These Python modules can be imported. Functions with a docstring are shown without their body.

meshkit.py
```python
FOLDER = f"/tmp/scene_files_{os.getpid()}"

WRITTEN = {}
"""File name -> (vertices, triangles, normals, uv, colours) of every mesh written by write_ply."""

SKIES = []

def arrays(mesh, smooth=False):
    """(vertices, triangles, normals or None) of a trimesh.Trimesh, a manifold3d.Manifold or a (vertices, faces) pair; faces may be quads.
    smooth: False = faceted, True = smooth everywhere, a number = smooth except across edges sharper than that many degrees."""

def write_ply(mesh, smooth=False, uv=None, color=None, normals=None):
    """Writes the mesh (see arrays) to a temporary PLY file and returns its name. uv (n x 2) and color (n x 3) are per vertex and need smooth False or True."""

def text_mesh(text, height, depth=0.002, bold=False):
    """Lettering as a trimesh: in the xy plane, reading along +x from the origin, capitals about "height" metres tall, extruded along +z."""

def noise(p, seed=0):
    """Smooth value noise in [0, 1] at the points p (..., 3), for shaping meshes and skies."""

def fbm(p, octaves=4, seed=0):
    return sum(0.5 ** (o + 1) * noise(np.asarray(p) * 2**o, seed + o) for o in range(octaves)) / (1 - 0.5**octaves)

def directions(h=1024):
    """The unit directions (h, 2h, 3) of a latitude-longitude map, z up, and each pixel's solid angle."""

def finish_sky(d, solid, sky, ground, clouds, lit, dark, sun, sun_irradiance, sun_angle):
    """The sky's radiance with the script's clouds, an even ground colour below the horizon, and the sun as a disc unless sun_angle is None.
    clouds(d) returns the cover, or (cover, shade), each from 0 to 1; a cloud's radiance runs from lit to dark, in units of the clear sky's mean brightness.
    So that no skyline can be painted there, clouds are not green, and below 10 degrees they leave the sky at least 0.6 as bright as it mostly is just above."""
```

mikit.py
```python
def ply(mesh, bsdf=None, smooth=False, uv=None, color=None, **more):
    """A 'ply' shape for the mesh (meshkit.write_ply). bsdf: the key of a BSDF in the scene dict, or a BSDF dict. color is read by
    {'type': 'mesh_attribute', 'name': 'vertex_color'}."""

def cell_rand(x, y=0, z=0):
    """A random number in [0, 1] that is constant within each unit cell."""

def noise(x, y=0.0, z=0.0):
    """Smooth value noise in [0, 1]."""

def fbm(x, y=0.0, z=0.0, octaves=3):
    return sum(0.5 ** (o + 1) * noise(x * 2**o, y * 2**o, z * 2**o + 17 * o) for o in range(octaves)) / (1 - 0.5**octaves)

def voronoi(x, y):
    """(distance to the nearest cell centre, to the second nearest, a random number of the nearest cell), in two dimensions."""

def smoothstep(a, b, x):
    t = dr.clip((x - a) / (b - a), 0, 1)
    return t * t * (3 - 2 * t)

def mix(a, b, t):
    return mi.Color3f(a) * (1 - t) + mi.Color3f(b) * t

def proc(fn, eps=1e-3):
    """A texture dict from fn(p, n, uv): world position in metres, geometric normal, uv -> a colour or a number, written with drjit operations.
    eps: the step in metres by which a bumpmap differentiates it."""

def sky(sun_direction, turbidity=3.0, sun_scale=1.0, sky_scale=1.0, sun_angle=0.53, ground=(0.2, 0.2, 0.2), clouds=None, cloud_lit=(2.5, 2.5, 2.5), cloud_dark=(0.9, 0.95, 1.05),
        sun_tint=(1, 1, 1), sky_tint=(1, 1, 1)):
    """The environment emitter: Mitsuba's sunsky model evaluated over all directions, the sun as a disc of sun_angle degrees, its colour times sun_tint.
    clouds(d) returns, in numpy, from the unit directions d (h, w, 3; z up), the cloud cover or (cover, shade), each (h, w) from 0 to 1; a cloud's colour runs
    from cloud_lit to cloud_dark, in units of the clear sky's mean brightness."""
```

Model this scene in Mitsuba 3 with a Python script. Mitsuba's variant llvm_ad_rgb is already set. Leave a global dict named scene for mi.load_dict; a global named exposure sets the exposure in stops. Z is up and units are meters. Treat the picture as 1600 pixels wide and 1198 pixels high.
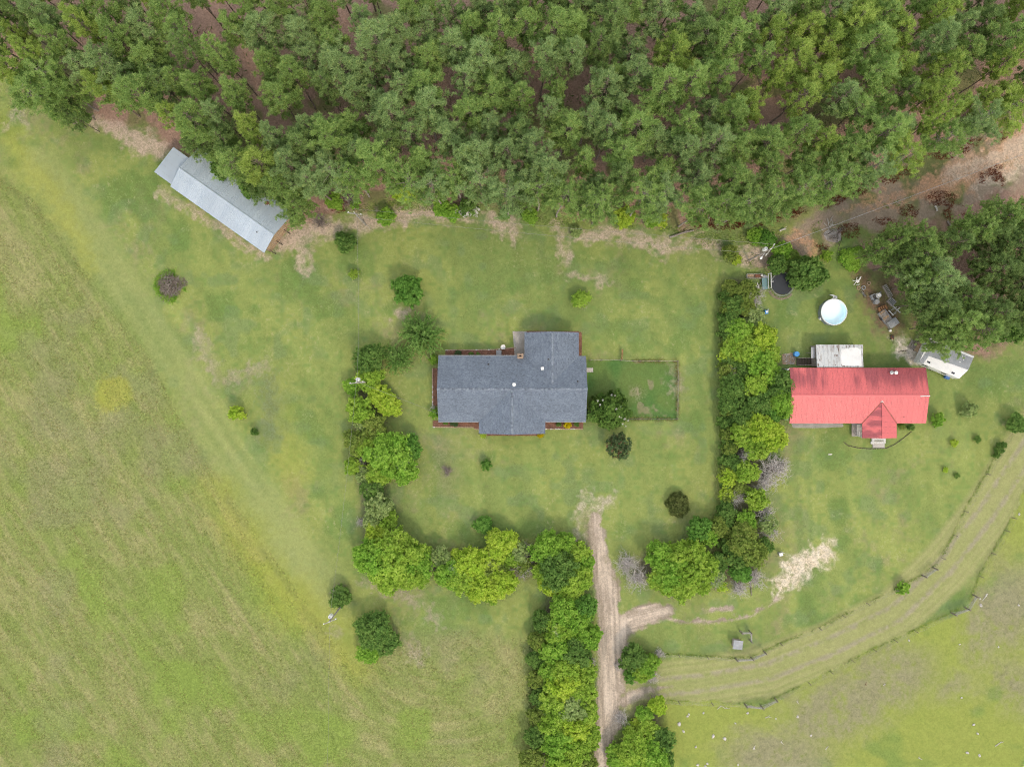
import math, random
import numpy as np, trimesh, shapely.geometry as sg, shapely.affinity as sa
import drjit as dr, mitsuba as mi, mikit, meshkit
from mikit import proc, ply, noise, fbm, voronoi, smoothstep, mix, cell_rand
T = mi.ScalarTransform4f
scene, labels = {}, {}

# ------------------------------------------------------------------ camera, sky, exposure
CAM_H, K = 120.0, 9.17          # drone height (m); map scale of the survey sketch, units per metre on the ground
scene['camera'] = {'type': 'perspective', 'fov': 72.02, 'fov_axis': 'x', 'near_clip': 1.0, 'far_clip': 6000.0,
                   'to_world': T().look_at(origin=[0, 0, CAM_H], target=[0, 0, 0], up=[0, 1, 0])}
scene['sky'] = mikit.sky((0.30, -0.62, 0.73), turbidity=4, sun_scale=0.30, sun_angle=10, clouds=lambda d: 1.0,
                         cloud_lit=(2.4, 2.4, 2.45), cloud_dark=(1.0, 1.0, 1.05))
exposure = 2.22

# ------------------------------------------------------------------ helpers
def W(px, py, z=0.0):
    """survey sketch coordinates of a thing seen at height z -> metres"""
    s = (CAM_H - z) / CAM_H / K
    return np.array([(px - 800.0) * s, (599.0 - py) * s, z])
def M(pts): return [tuple(float(q) for q in W(a, b)[:2]) for a, b in pts]
def nthw(i): i += 1; return f'{i}' + ('th' if 10 <= i % 100 <= 20 else {1:'st',2:'nd',3:'rd'}.get(i % 10, 'th'))
_count = {}
def nm(base):
    n = _count.get(base, 0); _count[base] = n + 1
    return base if n == 0 else f'{base}_{n:03d}'
def tag(key, label=None, cat=None, group=None, kind=None):
    d = {}
    if label: d['label'] = label
    if cat: d['category'] = cat
    if group: d['group'] = group
    if kind: d['kind'] = kind
    labels[key] = d
    return key
def thing(base, label, cat, group=None): return tag(nm(base), label, cat, group)
def put(key, mesh, bsdf, smooth=False, **kw):
    n = 0; k = key
    while k in scene: n += 1; k = f'{key}_{n:03d}'
    scene[k] = ply(mesh, bsdf, smooth, **kw)
    return k
def struct(name, mesh, bsdf, label=None, kind='structure', cat=None, smooth=False):
    k = put(name, mesh, bsdf, smooth); tag(k, label, cat, None, kind); return k
def join(parts):
    vs, fs, o = [], [], 0
    for v, f in parts:
        v, f = np.asarray(v, float), np.asarray(f, int)
        vs.append(v); fs.append(f + o); o += len(v)
    return np.vstack(vs), np.vstack(fs)
def tm(m): return np.array(m.vertices), np.array(m.faces)
BF = np.array([[0,2,1],[0,3,2],[4,5,6],[4,6,7],[0,1,5],[0,5,4],[1,2,6],[1,6,5],[2,3,7],[2,7,6],[3,0,4],[3,4,7]])
def hexa(b, t): return np.vstack([b, t]), BF.copy()
def box(cx, cy, z0, sx, sy, h, rot=0.0):
    c, s = math.cos(rot), math.sin(rot)
    q = [(-1,-1),(1,-1),(1,1),(-1,1)]
    b = np.array([[cx + c*a*sx/2 - s*d*sy/2, cy + s*a*sx/2 + c*d*sy/2, z0] for a, d in q])
    return hexa(b, b + [0, 0, h])
def slab(p, th):
    """p: four corners counter-clockwise from above; thickness straight down"""
    p = np.asarray(p, float); return hexa(p - [0, 0, th], p)
def tube(pts, r, n=6, cap=True):
    pts = np.asarray(pts, float); r = np.broadcast_to(np.asarray(r, float), (len(pts),))
    d = np.gradient(pts, axis=0); d /= np.linalg.norm(d, axis=1, keepdims=True) + 1e-12
    ref = np.array([0.31, 0.17, 0.93]) if abs(d[0] @ [0.31, 0.17, 0.93]) < 0.95 else np.array([1.0, 0, 0])
    a = np.cross(d, ref); a /= np.linalg.norm(a, axis=1, keepdims=True) + 1e-12
    b = np.cross(d, a); t = np.arange(n) * 2 * np.pi / n
    v = (pts[:, None] + r[:, None, None] * (np.cos(t)[None, :, None] * a[:, None] + np.sin(t)[None, :, None] * b[:, None])).reshape(-1, 3)
    f = []
    for i in range(len(pts) - 1):
        for j in range(n):
            k = (j + 1) % n
            f += [[i*n+j, i*n+k, (i+1)*n+k], [i*n+j, (i+1)*n+k, (i+1)*n+j]]
    if cap:
        for j in range(1, n - 1):
            f += [[0, j+1, j], [(len(pts)-1)*n, (len(pts)-1)*n+j, (len(pts)-1)*n+j+1]]
    return v, np.array(f)
def cyl(x, y, z0, r, h, n=16, r1=None):
    return tube([[x, y, z0], [x, y, z0 + h]], [r, r if r1 is None else r1], n)
def ring(x, y, z, R, r, n=28, m=6):
    a, b = np.meshgrid(np.arange(n)*2*np.pi/n, np.arange(m)*2*np.pi/m, indexing='ij')
    v = np.stack([x + (R + r*np.cos(b))*np.cos(a), y + (R + r*np.cos(b))*np.sin(a), z + r*np.sin(b)], -1).reshape(-1, 3)
    f = []
    for i in range(n):
        for j in range(m):
            i2, j2 = (i+1) % n, (j+1) % m
            f += [[i*m+j, i2*m+j, i2*m+j2], [i*m+j, i2*m+j2, i*m+j2]]
    return v, np.array(f)
def prism(poly, z0, h):
    m = trimesh.creation.extrude_polygon(poly, h, engine='earcut'); v, f = tm(m); return v + [0, 0, z0], f
def xf(mesh, x=0, y=0, z=0, rot=0.0, s=1.0, tilt=None):
    v, f = mesh; v = np.asarray(v) * s
    if tilt is not None:
        R = trimesh.transformations.rotation_matrix(tilt[0], tilt[1])[:3, :3]; v = v @ R.T
    c, q = math.cos(rot), math.sin(rot)
    return v @ np.array([[c, q, 0], [-q, c, 0], [0, 0, 1]]) + [x, y, z], f
def sheet(poly, z, step=1.2):
    """flat polygon as a triangulated sheet"""
    v, f = trimesh.creation.triangulate_polygon(poly, engine='earcut')
    v = np.c_[np.asarray(v), np.full(len(v), z)]
    n = np.cross(v[f[:, 1]] - v[f[:, 0]], v[f[:, 2]] - v[f[:, 0]])[:, 2]
    f = np.where((n < 0)[:, None], f[:, ::-1], f)
    return v, f
def ragged(poly, amp=0.5, step=0.7, seed=0, freq=0.45):
    """outline of a ground patch with an uneven edge"""
    line = poly.exterior; n = max(12, int(line.length / step))
    pts = np.array([line.interpolate(i / n, normalized=True).coords[0] for i in range(n)])
    p3 = np.c_[pts, np.zeros(n)] * freq
    d = np.stack([meshkit.fbm(p3, 4, seed) - 0.5, meshkit.fbm(p3 + 31.7, 4, seed + 9) - 0.5], 1) * 2 * amp
    q = sg.Polygon(pts + d).buffer(0)
    return max(q.geoms, key=lambda g: g.area) if hasattr(q, 'geoms') else q
def strip(pts, rad):
    """union of discs and capsules along a polyline (sketch units)"""
    pts = M(pts); rad = np.broadcast_to(np.asarray(rad, float) / K, (len(pts),)); out = []
    for i in range(len(pts) - 1):
        out.append(sg.MultiPoint([]).union(sg.Point(pts[i]).buffer(rad[i])).union(sg.Point(pts[i+1]).buffer(rad[i+1])).convex_hull)
    u = out[0]
    for o in out[1:]: u = u.union(o)
    return u

# ------------------------------------------------------------------ materials
def rgb(*c): return {'type': 'rgb', 'value': list(c)}
def mat(key, d): scene[key] = d; return key
def flat(key, c, rough=0.6, metallic=0.0, spec=0.5, two=True):
    d = {'type': 'principled', 'base_color': c if isinstance(c, dict) else rgb(*c), 'roughness': rough, 'metallic': metallic, 'specular': spec}
    return mat(key, {'type': 'twosided', 'bsdf': d} if two else d)
def worn(key, c, dirt, amt=0.5, f=1.5, rough=0.6, metallic=0.0, grain=0.25, gf=9.0):
    """paint / wood / metal with irregular dirt"""
    def fn(p, n, uv):
        d = smoothstep(0.5 - 0.25, 0.78, fbm(p.x*f + 3.1, p.y*f, p.z*f, 4)) * amt
        g = 1 - grain + 2*grain*noise(p.x*gf, p.y*gf, p.z*gf)
        return mix(c, dirt, d) * g * 0.87
    return flat(key, proc(fn), rough, metallic)

# ---- ground: one description of what grows or lies where, in metres, shared by all ground pieces
def seg_d(x, y, a, b, ra=0.0, rb=0.0):
    ex, ey = b[0]-a[0], b[1]-a[1]; L = max(ex*ex + ey*ey, 1e-9)
    t = dr.clip(((x-a[0])*ex + (y-a[1])*ey) / L, 0, 1)
    return dr.sqrt(dr.square(x-a[0]-ex*t) + dr.square(y-a[1]-ey*t)) - (ra + (rb-ra)*t)
def path_d(x, y, pts, rad):
    m = M(pts); r = [float(q) for q in np.broadcast_to(np.asarray(rad, float)/K, (len(m),))]; d = None
    for i in range(len(m)-1):
        q = seg_d(x, y, m[i], m[i+1], float(r[i]), float(r[i+1]))
        d = q if d is None else dr.minimum(d, q)
    return d
def poly_d(x, y, pts):
    m = M(pts); n = len(m); d = mi.Float(1e18); s = mi.Float(1.0)
    for i in range(n):
        a, b = m[i], m[i-1]
        ex, ey = b[0]-a[0], b[1]-a[1]; wx, wy = x-a[0], y-a[1]
        t = dr.clip((wx*ex + wy*ey)/(ex*ex+ey*ey), 0, 1)
        d = dr.minimum(d, dr.square(wx-ex*t) + dr.square(wy-ey*t))
        c1, c2, c3 = y >= a[1], y < b[1], ex*wy > ey*wx
        flip = (c1 & c2 & c3) | (~c1 & ~c2 & ~c3)
        s = dr.select(flip, -s, s)
    return s * dr.sqrt(d)
def blob_d(x, y, px, py, rx, ry, ang=0.0):
    c = [float(q) for q in W(px, py)]; ca, sa_ = math.cos(math.radians(ang)), math.sin(math.radians(ang))
    dx, dy = x-c[0], y-c[1]; u, v = (dx*ca + dy*sa_)/(rx/K), (dy*ca - dx*sa_)/(ry/K)
    return (dr.sqrt(u*u + v*v) - 1) * (min(rx, ry)/K)
def inside(d, soft): return 1 - smoothstep(-soft, soft, d)

MEADOW = [(-400,150),(-40,235),(60,320),(130,420),(175,480),(235,560),(280,650),(330,730),(400,830),(470,930),(510,985),(560,1042),(600,1020),(650,992),(740,985),(824,1000),(826,1400),(-400,1400)]
PASTURE = [(1020,1094),(1110,1096),(1165,1100),(1190,1103),(1211,1092),(1262,1066),(1330,1031),(1364,1014),(1428,985),(1487,958),(1509,951),(1521,930),(1529,899),(1570,828),(1600,762),(1800,420),(1900,1400),(1020,1400)]
FOREST = [(-200,-300),(1800,-300),(1800,60),(1640,165),(1500,232),(1400,268),(1290,312),(1200,338),(1100,348),(1000,346),(900,338),(820,332),(700,328),(620,312),(540,322),(500,345),(440,345),(400,300),(330,250),(262,236),(230,205),(150,190),(100,180),(40,120),(-200,-40)]
EASTWOOD = [(1345,395),(1400,350),(1480,325),(1560,285),(1700,240),(1760,560),(1600,530),(1540,560),(1490,548),(1440,530),(1420,480),(1370,440)]
DRIVE = [(930,806),(932,830),(936,870),(948,925),(956,970),(958,1000),(955,1045),(953,1090),(948,1140),(940,1200),(934,1320)]
DRIVE_R = [9,14,14,17,21,25,19,20,17,14,13]
DRIVE_E = [(958,1000),(980,975),(1010,960),(1044,955)]
DRIVE_F = [(956,1105),(985,1087),(1020,1076)]
TRACK = [(1720,520),(1600,712),(1545,795),(1480,880),(1400,958),(1300,1008),(1200,1048),(1100,1066),(1020,1074),(975,1080)]
HEDGES = [([(580,570),(575,660),(580,760),(590,840)],[24,26,22,26]), ([(590,870),(700,885),(800,880),(900,880)],[34,24,28,26]), ([(880,960),(880,1060),(875,1200)],[40,38,44]),
          ([(1150,450),(1165,540),(1170,640),(1165,760),(1165,880)],[20,30,34,26,30]), ([(1010,885),(1070,890),(1150,890)],[26,34,30]), ([(995,1045),(1010,1040)],[18,16]), ([(1010,1120),(1000,1200)],[26,40])]
EARTH, CLAY, SAND = (0.33,0.255,0.19), (0.47,0.27,0.165), (0.45,0.335,0.268)

def ground_fn(p, n, uv):
    x, y = p.x, p.y
    n1, n2 = fbm(x*0.055+3, y*0.055, 0.5, 3), fbm(x*0.17, y*0.17+7, 1.5, 3)
    n3, n4 = fbm(x*0.6, y*0.6, 2.5, 3), noise(x*2.3, y*2.3, 3.5)
    fine = 0.55*noise(x*5.1, y*5.1, 1.0) + 0.45*noise(x*9.7, y*9.7, 4.0)
    wx, wy = x + (n2-0.5)*2.6 + (n4-0.5)*0.9, y + (n3-0.5)*2.4 + (fine-0.5)*0.9
    wx2, wy2 = x + (n1-0.5)*7 + (n3-0.5)*5, y + (n2-0.5)*8 + (n4-0.5)*2
    # mown lawn
    c = mix((0.150,0.190,0.058), (0.215,0.240,0.070), smoothstep(0.32, 0.68, n1*0.55 + n2*0.45))
    c = mix(c, (0.205,0.190,0.095), smoothstep(0.50, 0.74, n3*0.5 + fbm(x*0.11+40, y*0.11, 0, 3)*0.5) * 0.75)
    c = mix(c, (0.095,0.155,0.042), smoothstep(0.58, 0.75, fbm(x*0.16+90, y*0.16, 0, 3)) * 0.6)
    c = mix(c, (0.125,0.175,0.075), smoothstep(0.55, 0.8, fbm(x*0.4+60, y*0.4+11, 0, 2)) * 0.5)
    # mower passes: straight east of the house, oblique along the west field lane
    m1 = noise((x*0.97+y*0.2)*0.75, (y-x*0.2)*0.06, 8.0); m2 = noise((x*0.83+y*0.55)*0.8, (y*0.83-x*0.55)*0.05, 9.0)
    sp = 0.5*n4 + 0.5*fine
    c = mix(c, (0.250,0.225,0.125), smoothstep(0.56, 0.78, sp)*smoothstep(0.40, 0.62, n2)*0.55)
    c = mix(c, (0.105,0.170,0.045), smoothstep(0.55, 0.75, 0.6*noise(x*1.3+9, y*1.3, 2.0)+0.4*fine)*0.45)
    c = c * (1 + 0.15*(dr.select(x > -25, m1, m2) - 0.5))
    for apts, ar in (([(720,500),(780,455),(860,432),(950,438),(1030,470),(1080,540),(1098,640)],5), ([(700,470),(790,425),(880,408),(980,415),(1060,450),(1105,520)],4), ([(930,505),(1000,515),(1060,555)],6), ([(1290,585),(1400,570),(1500,572),(1600,590)],6), ([(1480,540),(1560,560),(1600,575)],5), ([(1240,690),(1250,860)],4), ([(1262,690),(1268,850)],3)):
        c = mix(c, (0.115,0.165,0.05), inside(path_d(wx, wy, apts, ar), 0.8)*0.55)
    lane = inside(path_d(wx, wy, [(60,260),(130,360),(210,470),(290,590),(350,700),(440,830),(520,930)], [30,32,30,28,28,32,30]), 2.0)
    c = mix(c, mix((0.185,0.215,0.075), (0.245,0.255,0.10), m2), lane*0.7)
    # brighter yellow-green streaks and patches
    yl = dr.maximum(inside(blob_d(wx, wy, 178, 614, 30, 28), 0.8), 0.8*inside(path_d(wx2, wy2, [(340,760),(390,840),(430,900),(520,985),(560,1040)], [14,27,34,36,20]), 4.0))
    yl = dr.maximum(yl, 0.75*inside(path_d(wx2, wy2, [(10,190),(60,270),(110,350),(140,420)], [10,16,14,8]), 2.0))
    yl = dr.maximum(yl, 0.5*inside(path_d(wx2, wy2, [(430,590),(455,700),(470,750)], [12,22,22]), 2.5))
    # west hay meadow
    mead = inside(poly_d(wx + (n1-0.5)*5, wy, MEADOW), 2.6)
    s1 = fbm((x*0.83+y*0.55)*1.5, (y*0.83-x*0.55)*0.22, 5.0, 3); s2 = noise((x*0.83+y*0.55)*0.5, (y*0.83-x*0.55)*0.03, 6.0)
    arc = dr.sqrt(dr.square(x+12) + dr.square(y+38)); s3 = fbm(arc*1.3, dr.atan2(y+38, x+12)*3, 7.0, 3)
    st = dr.select(x > -29, s3, s1)
    mc = mix((0.155,0.184,0.054), (0.218,0.206,0.090), smoothstep(0.36, 0.70, 0.26*st + 0.18*s2 + 0.30*n2 + 0.26*n3))
    mc = mix(mc, (0.150,0.205,0.042), smoothstep(0.52, 0.72, fbm(x*0.12+21, y*0.12, 0, 3))*0.7)
    mc = mix(mc, (0.180,0.165,0.095), smoothstep(0.58, 0.76, fbm(x*0.09+71, y*0.09+5, 0, 4))*0.42)
    mc = mc * (0.84 + 0.38*(0.25*st + 0.75*fine))
    c = mix(c, mc, mead)
    c = mix(c, mix((0.235,0.245,0.050),(0.285,0.275,0.045),n3), yl*0.66)
    c = mix(c, (0.105,0.115,0.042), inside(dr.abs(poly_d(wx, wy, MEADOW)+0.7)-0.45, 0.7) * 0.35 * smoothstep(0.35, 0.6, n2) * inside(x+32, 3.0))
    # east pasture
    past = inside(poly_d(wx, wy, PASTURE), 0.35)
    pc = mix((0.192,0.225,0.052), (0.228,0.245,0.062), n3)
    pc = mix(pc, (0.135,0.190,0.05), smoothstep(0.56, 0.72, n2)*0.7)
    gb = None
    for bx, by, rx, ry, an in [(1300,1108,95,50,22),(1380,1065,80,50,25),(1560,955,48,85,-20),(1210,1180,85,42,0),(1580,1070,26,40,0),(1490,1075,30,16,20)]:
        q = blob_d(wx2, wy2, bx, by, rx, ry, an); gb = q if gb is None else dr.minimum(gb, q)
    pc = mix(pc, mix((0.165,0.155,0.085), (0.240,0.215,0.135), 0.6*n4+0.4*fine), inside(gb, 2.6)*smoothstep(0.24, 0.56, n3*0.45+n2*0.3+sp*0.25)*0.92)
    c = mix(c, pc, past)
    # farm track between the fences
    td = path_d(x + (n2-0.5)*0.5, y + (n3-0.5)*0.5, TRACK, 0.0)
    ts = noise(td*2.4, n1*3, 12.0)
    tc = mix((0.195,0.212,0.072), (0.285,0.266,0.125), 0.6*ts + 0.4*n3)
    c = mix(c, tc, inside(td - 4.4, 0.5) * (1-past) * 0.9)
    rut = inside(dr.abs(td-1.35) - 0.34 - 0.5*(n3-0.5), 0.40) * smoothstep(0.30, 0.55, 0.6*n3 + 0.4*n4)
    c = mix(c, mix((0.215,0.180,0.135),(0.285,0.240,0.18),n4), rut*0.72)
    # green garden inside the low fence
    gd = inside(poly_d(x + (n4-0.5)*0.5, y + (n4-0.5)*0.5, [(917,562),(1058,564),(1058,655),(917,660)]), 0.3)
    gc = mix((0.060,0.128,0.034), (0.100,0.145,0.040), smoothstep(0.35, 0.7, n2))
    gc = mix(gc, (0.235,0.185,0.125), smoothstep(0.62, 0.76, fbm(x*0.55+13, y*0.55, 0, 3))*0.6)
    gc = mix(gc, (0.26,0.205,0.15), inside(blob_d(wx, wy, 998, 613, 8, 7), 1.0)*smoothstep(0.35,0.6,sp)*0.8)
    c = mix(c, gc, gd*0.9)
    # woods: needle litter
    wd = dr.minimum(poly_d(wx2, wy2, FOREST), poly_d(wx2, wy2, EASTWOOD))
    litter = mix((0.20,0.122,0.092), (0.33,0.215,0.165), 0.5*n3 + 0.5*fine)
    litter = mix(litter, (0.125,0.135,0.05), smoothstep(0.54, 0.68, fbm(x*0.22+33, y*0.22, 0, 3))*0.8)
    c = mix(c, litter, inside(wd, 1.4))
    # worn verge along the woods and the cut to the north-east
    vg = path_d(wx2, wy2, [(1180,402),(1260,362),(1340,330),(1420,306),(1500,278),(1600,232),(1750,160)], [18,28,34,42,48,52,54])
    vc = mix((0.205,0.160,0.115), (0.300,0.225,0.170), 0.6*n3+0.4*fine); vc = mix(vc, (0.135,0.145,0.058), smoothstep(0.54, 0.74, fbm(x*0.25+5, y*0.25, 0, 3)))
    c = mix(c, vc, inside(vg, 1.2))
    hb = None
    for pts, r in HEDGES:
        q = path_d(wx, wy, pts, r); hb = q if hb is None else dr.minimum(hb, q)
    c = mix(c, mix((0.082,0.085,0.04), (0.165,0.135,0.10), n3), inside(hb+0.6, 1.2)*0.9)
    # bare ground
    rough_edge = (fine-0.5)*1.3 + (n4-0.5)*1.1 + (n3-0.5)*1.6
    def bare(c, lst, col, soft=0.45, amt=0.95, ragged_=1.0):
        d = None; xw, yw = x + ((n3-0.5)*4.2 + (n4-0.5)*1.3)*ragged_, y + ((fbm(x*0.6+51, y*0.6, 2.5, 3)-0.5)*4.2 + (noise(x*2.3+30, y*2.3, 3.5)-0.5)*1.3)*ragged_
        for pts, r in lst:
            q = path_d(xw, yw, pts, r); d = q if d is None else dr.minimum(d, q)
        col2 = mi.Color3f(col)*0.62
        m = inside(d + rough_edge*0.45, soft*2.6 + 0.5)
        m = smoothstep(0.16, 0.80, 0.28*n4 + 0.28*fine + 0.62*(m - 0.36) + 0.16*fbm(x*0.9+17, y*0.9, 1, 2)) * smoothstep(0.02, 0.30, m)
        return mix(c, mix(col2, mi.Color3f(col)*1.12, 0.10 + 0.45*n3 + 0.6*(fine - 0.1)), m*amt)
    c = bare(c, [([(150,192),(185,205),(225,225),(250,232)],[6,11,20,16]), ([(440,378),(480,362),(530,350)],[16,18,12]), ([(470,385),(478,430)],[10,4]),
                 ([(250,300),(330,350),(415,402)],[3,4,5]), ([(560,352),(600,345),(660,333),(700,333)],[14,12,12,8]), ([(768,340),(778,352),(806,360),(800,385)],[9,11,8,3]),
                 ([(872,352),(880,378),(884,408)],[4,6,5]), ([(905,372),(960,368),(1010,375),(1055,385)],[7,9,8,9]), ([(700,345),(740,340)],[3,4]), ([(1040,395),(1090,375),(1130,392)],[8,8,6]),
                 ([(1150,398),(1185,400)],[8,9]), ([(890,432),(920,434),(960,444)],[2,3,1]), ([(622,492),(634,486)],[7,5])], SAND, amt=0.85)
    c = bare(c, [([(1215,920),(1250,888),(1285,868)],[7,19,18]), ([(1240,900),(1262,880)],[6,8])], mix((0.52,0.40,0.28),(0.56,0.49,0.40),n4), amt=0.95, ragged_=1.4, soft=0.7)
    c = bare(c, [([(1242,372),(1262,385),(1275,395)],[7,8,4]), ([(1325,322),(1400,308),(1430,302)],[3,5,5]), ([(1432,300),(1480,280),(1520,264),(1600,226),(1760,150)],[13,24,22,26,28])], CLAY, amt=0.92, ragged_=1.5, soft=0.7)
    c = bare(c, [([(1480,272),(1560,243),(1600,230),(1760,150)],[8,15,18,20]), ([(1530,290),(1600,258)],[8,12])], (0.50,0.40,0.31), amt=0.75, ragged_=1.4)
    c = bare(c, [([(1405,533),(1418,548),(1432,562)],[9,13,9])], (0.56,0.48,0.42), amt=0.95)
    c = bare(c, [([(1345,430),(1365,462),(1385,500),(1400,515)],[11,18,20,12])], (0.155,0.098,0.068), soft=0.7)
    c = bare(c, [([(362,590),(410,568)],[5,7]), ([(515,985),(530,990)],[2,2]), ([(575,905),(610,922),(650,930)],[6,9,8]), ([(645,1005),(650,1025)],[5,10]), ([(672,955),(690,985)],[8,6]), ([(310,525),(335,590)],[5,4]), ([(1055,580),(1058,610)],[2,3])], (0.30,0.245,0.18), amt=0.8, soft=0.7, ragged_=1.3)
    c = bare(c, [([(8,200),(32,165)],[1.5,2.5]), ([(25,175),(40,195)],[2,1.5]), ([(0,90),(40,130)],[4,3])], (0.36,0.29,0.22), amt=0.85)
    c = bare(c, [([(905,800),(910,785)],[5,4]), ([(926,800),(944,782)],[6,9]), ([(918,775),(932,778)],[3,4]), ([(900,812),(912,840)],[3,4])], (0.43,0.35,0.28), amt=0.85, soft=0.6, ragged_=1.2)
    c = bare(c, [([(690,700),(700,760)],[16,12]), ([(1060,800),(1080,812)],[5,4])], (0.20,0.175,0.115), amt=0.45, soft=1.4)
    c = bare(c, [([(420,600),(425,680)],[14,12])], (0.125,0.145,0.085), amt=0.75, soft=1.4)
    # drive
    dd = dr.minimum(path_d(x + (n3-0.5)*1.6, y, DRIVE, DRIVE_R), dr.minimum(path_d(x, y, DRIVE_E, [20,18,17,10]), path_d(x, y, DRIVE_F, [9,9,5])))
    dd2 = dr.minimum(path_d(x, y + (n3-0.5)*1.5, [(1040,962),(1062,969),(1110,970),(1172,962),(1235,925)], [6,4,4,2,1]), path_d(x, y, [(1100,954),(1142,950)], [5,3]))
    dd2 = dr.minimum(dd2, path_d(x, y, [(1020,1076),(1050,1072)], [4,1]))
    drs = dr.select((x > 19.6) & (y > -45), fbm(y*2.2 - x*0.5, x*0.22, 3.0, 3), fbm(x*2.3 + y*0.1, y*0.13, 3.0, 4))
    dc = mix((0.27,0.212,0.168), (0.44,0.355,0.285), smoothstep(0.28, 0.68, 0.62*drs + 0.26*n3 + 0.12*fine))
    dc = mix(dc, (0.215,0.178,0.145), smoothstep(0.54, 0.72, fbm(x*0.7+8, y*0.16, 0, 3))*0.6)
    de = dr.minimum(dd, dd2+0.1) + (n3-0.5)*2.0 + (n4-0.5)*0.5
    dc = mix(dc*mi.Color3f(0.80,0.79,0.77), dc*1.14, smoothstep(-0.1, -1.3, de))
    dm = inside(de, 0.9); dm = smoothstep(0.22, 0.72, dm*0.75 + 0.25*fine) * smoothstep(0.02, 0.2, dm)
    c = mix(c, dc, dm*0.97)
    c = mix(c, (0.15,0.125,0.085), inside(path_d(wx, wy, [(916,800),(918,850),(920,880)], [4,7,3]), 0.7)*0.5)
    return c * (0.74 + 0.34*fine + 0.18*n4) * mi.Color3f(1.21, 1.28, 1.35)
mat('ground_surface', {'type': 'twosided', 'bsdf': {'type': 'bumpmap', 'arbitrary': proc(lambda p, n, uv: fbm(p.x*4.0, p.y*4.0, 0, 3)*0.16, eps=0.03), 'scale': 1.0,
                       'bsdf': {'type': 'diffuse', 'reflectance': proc(ground_fn)}}})

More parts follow.
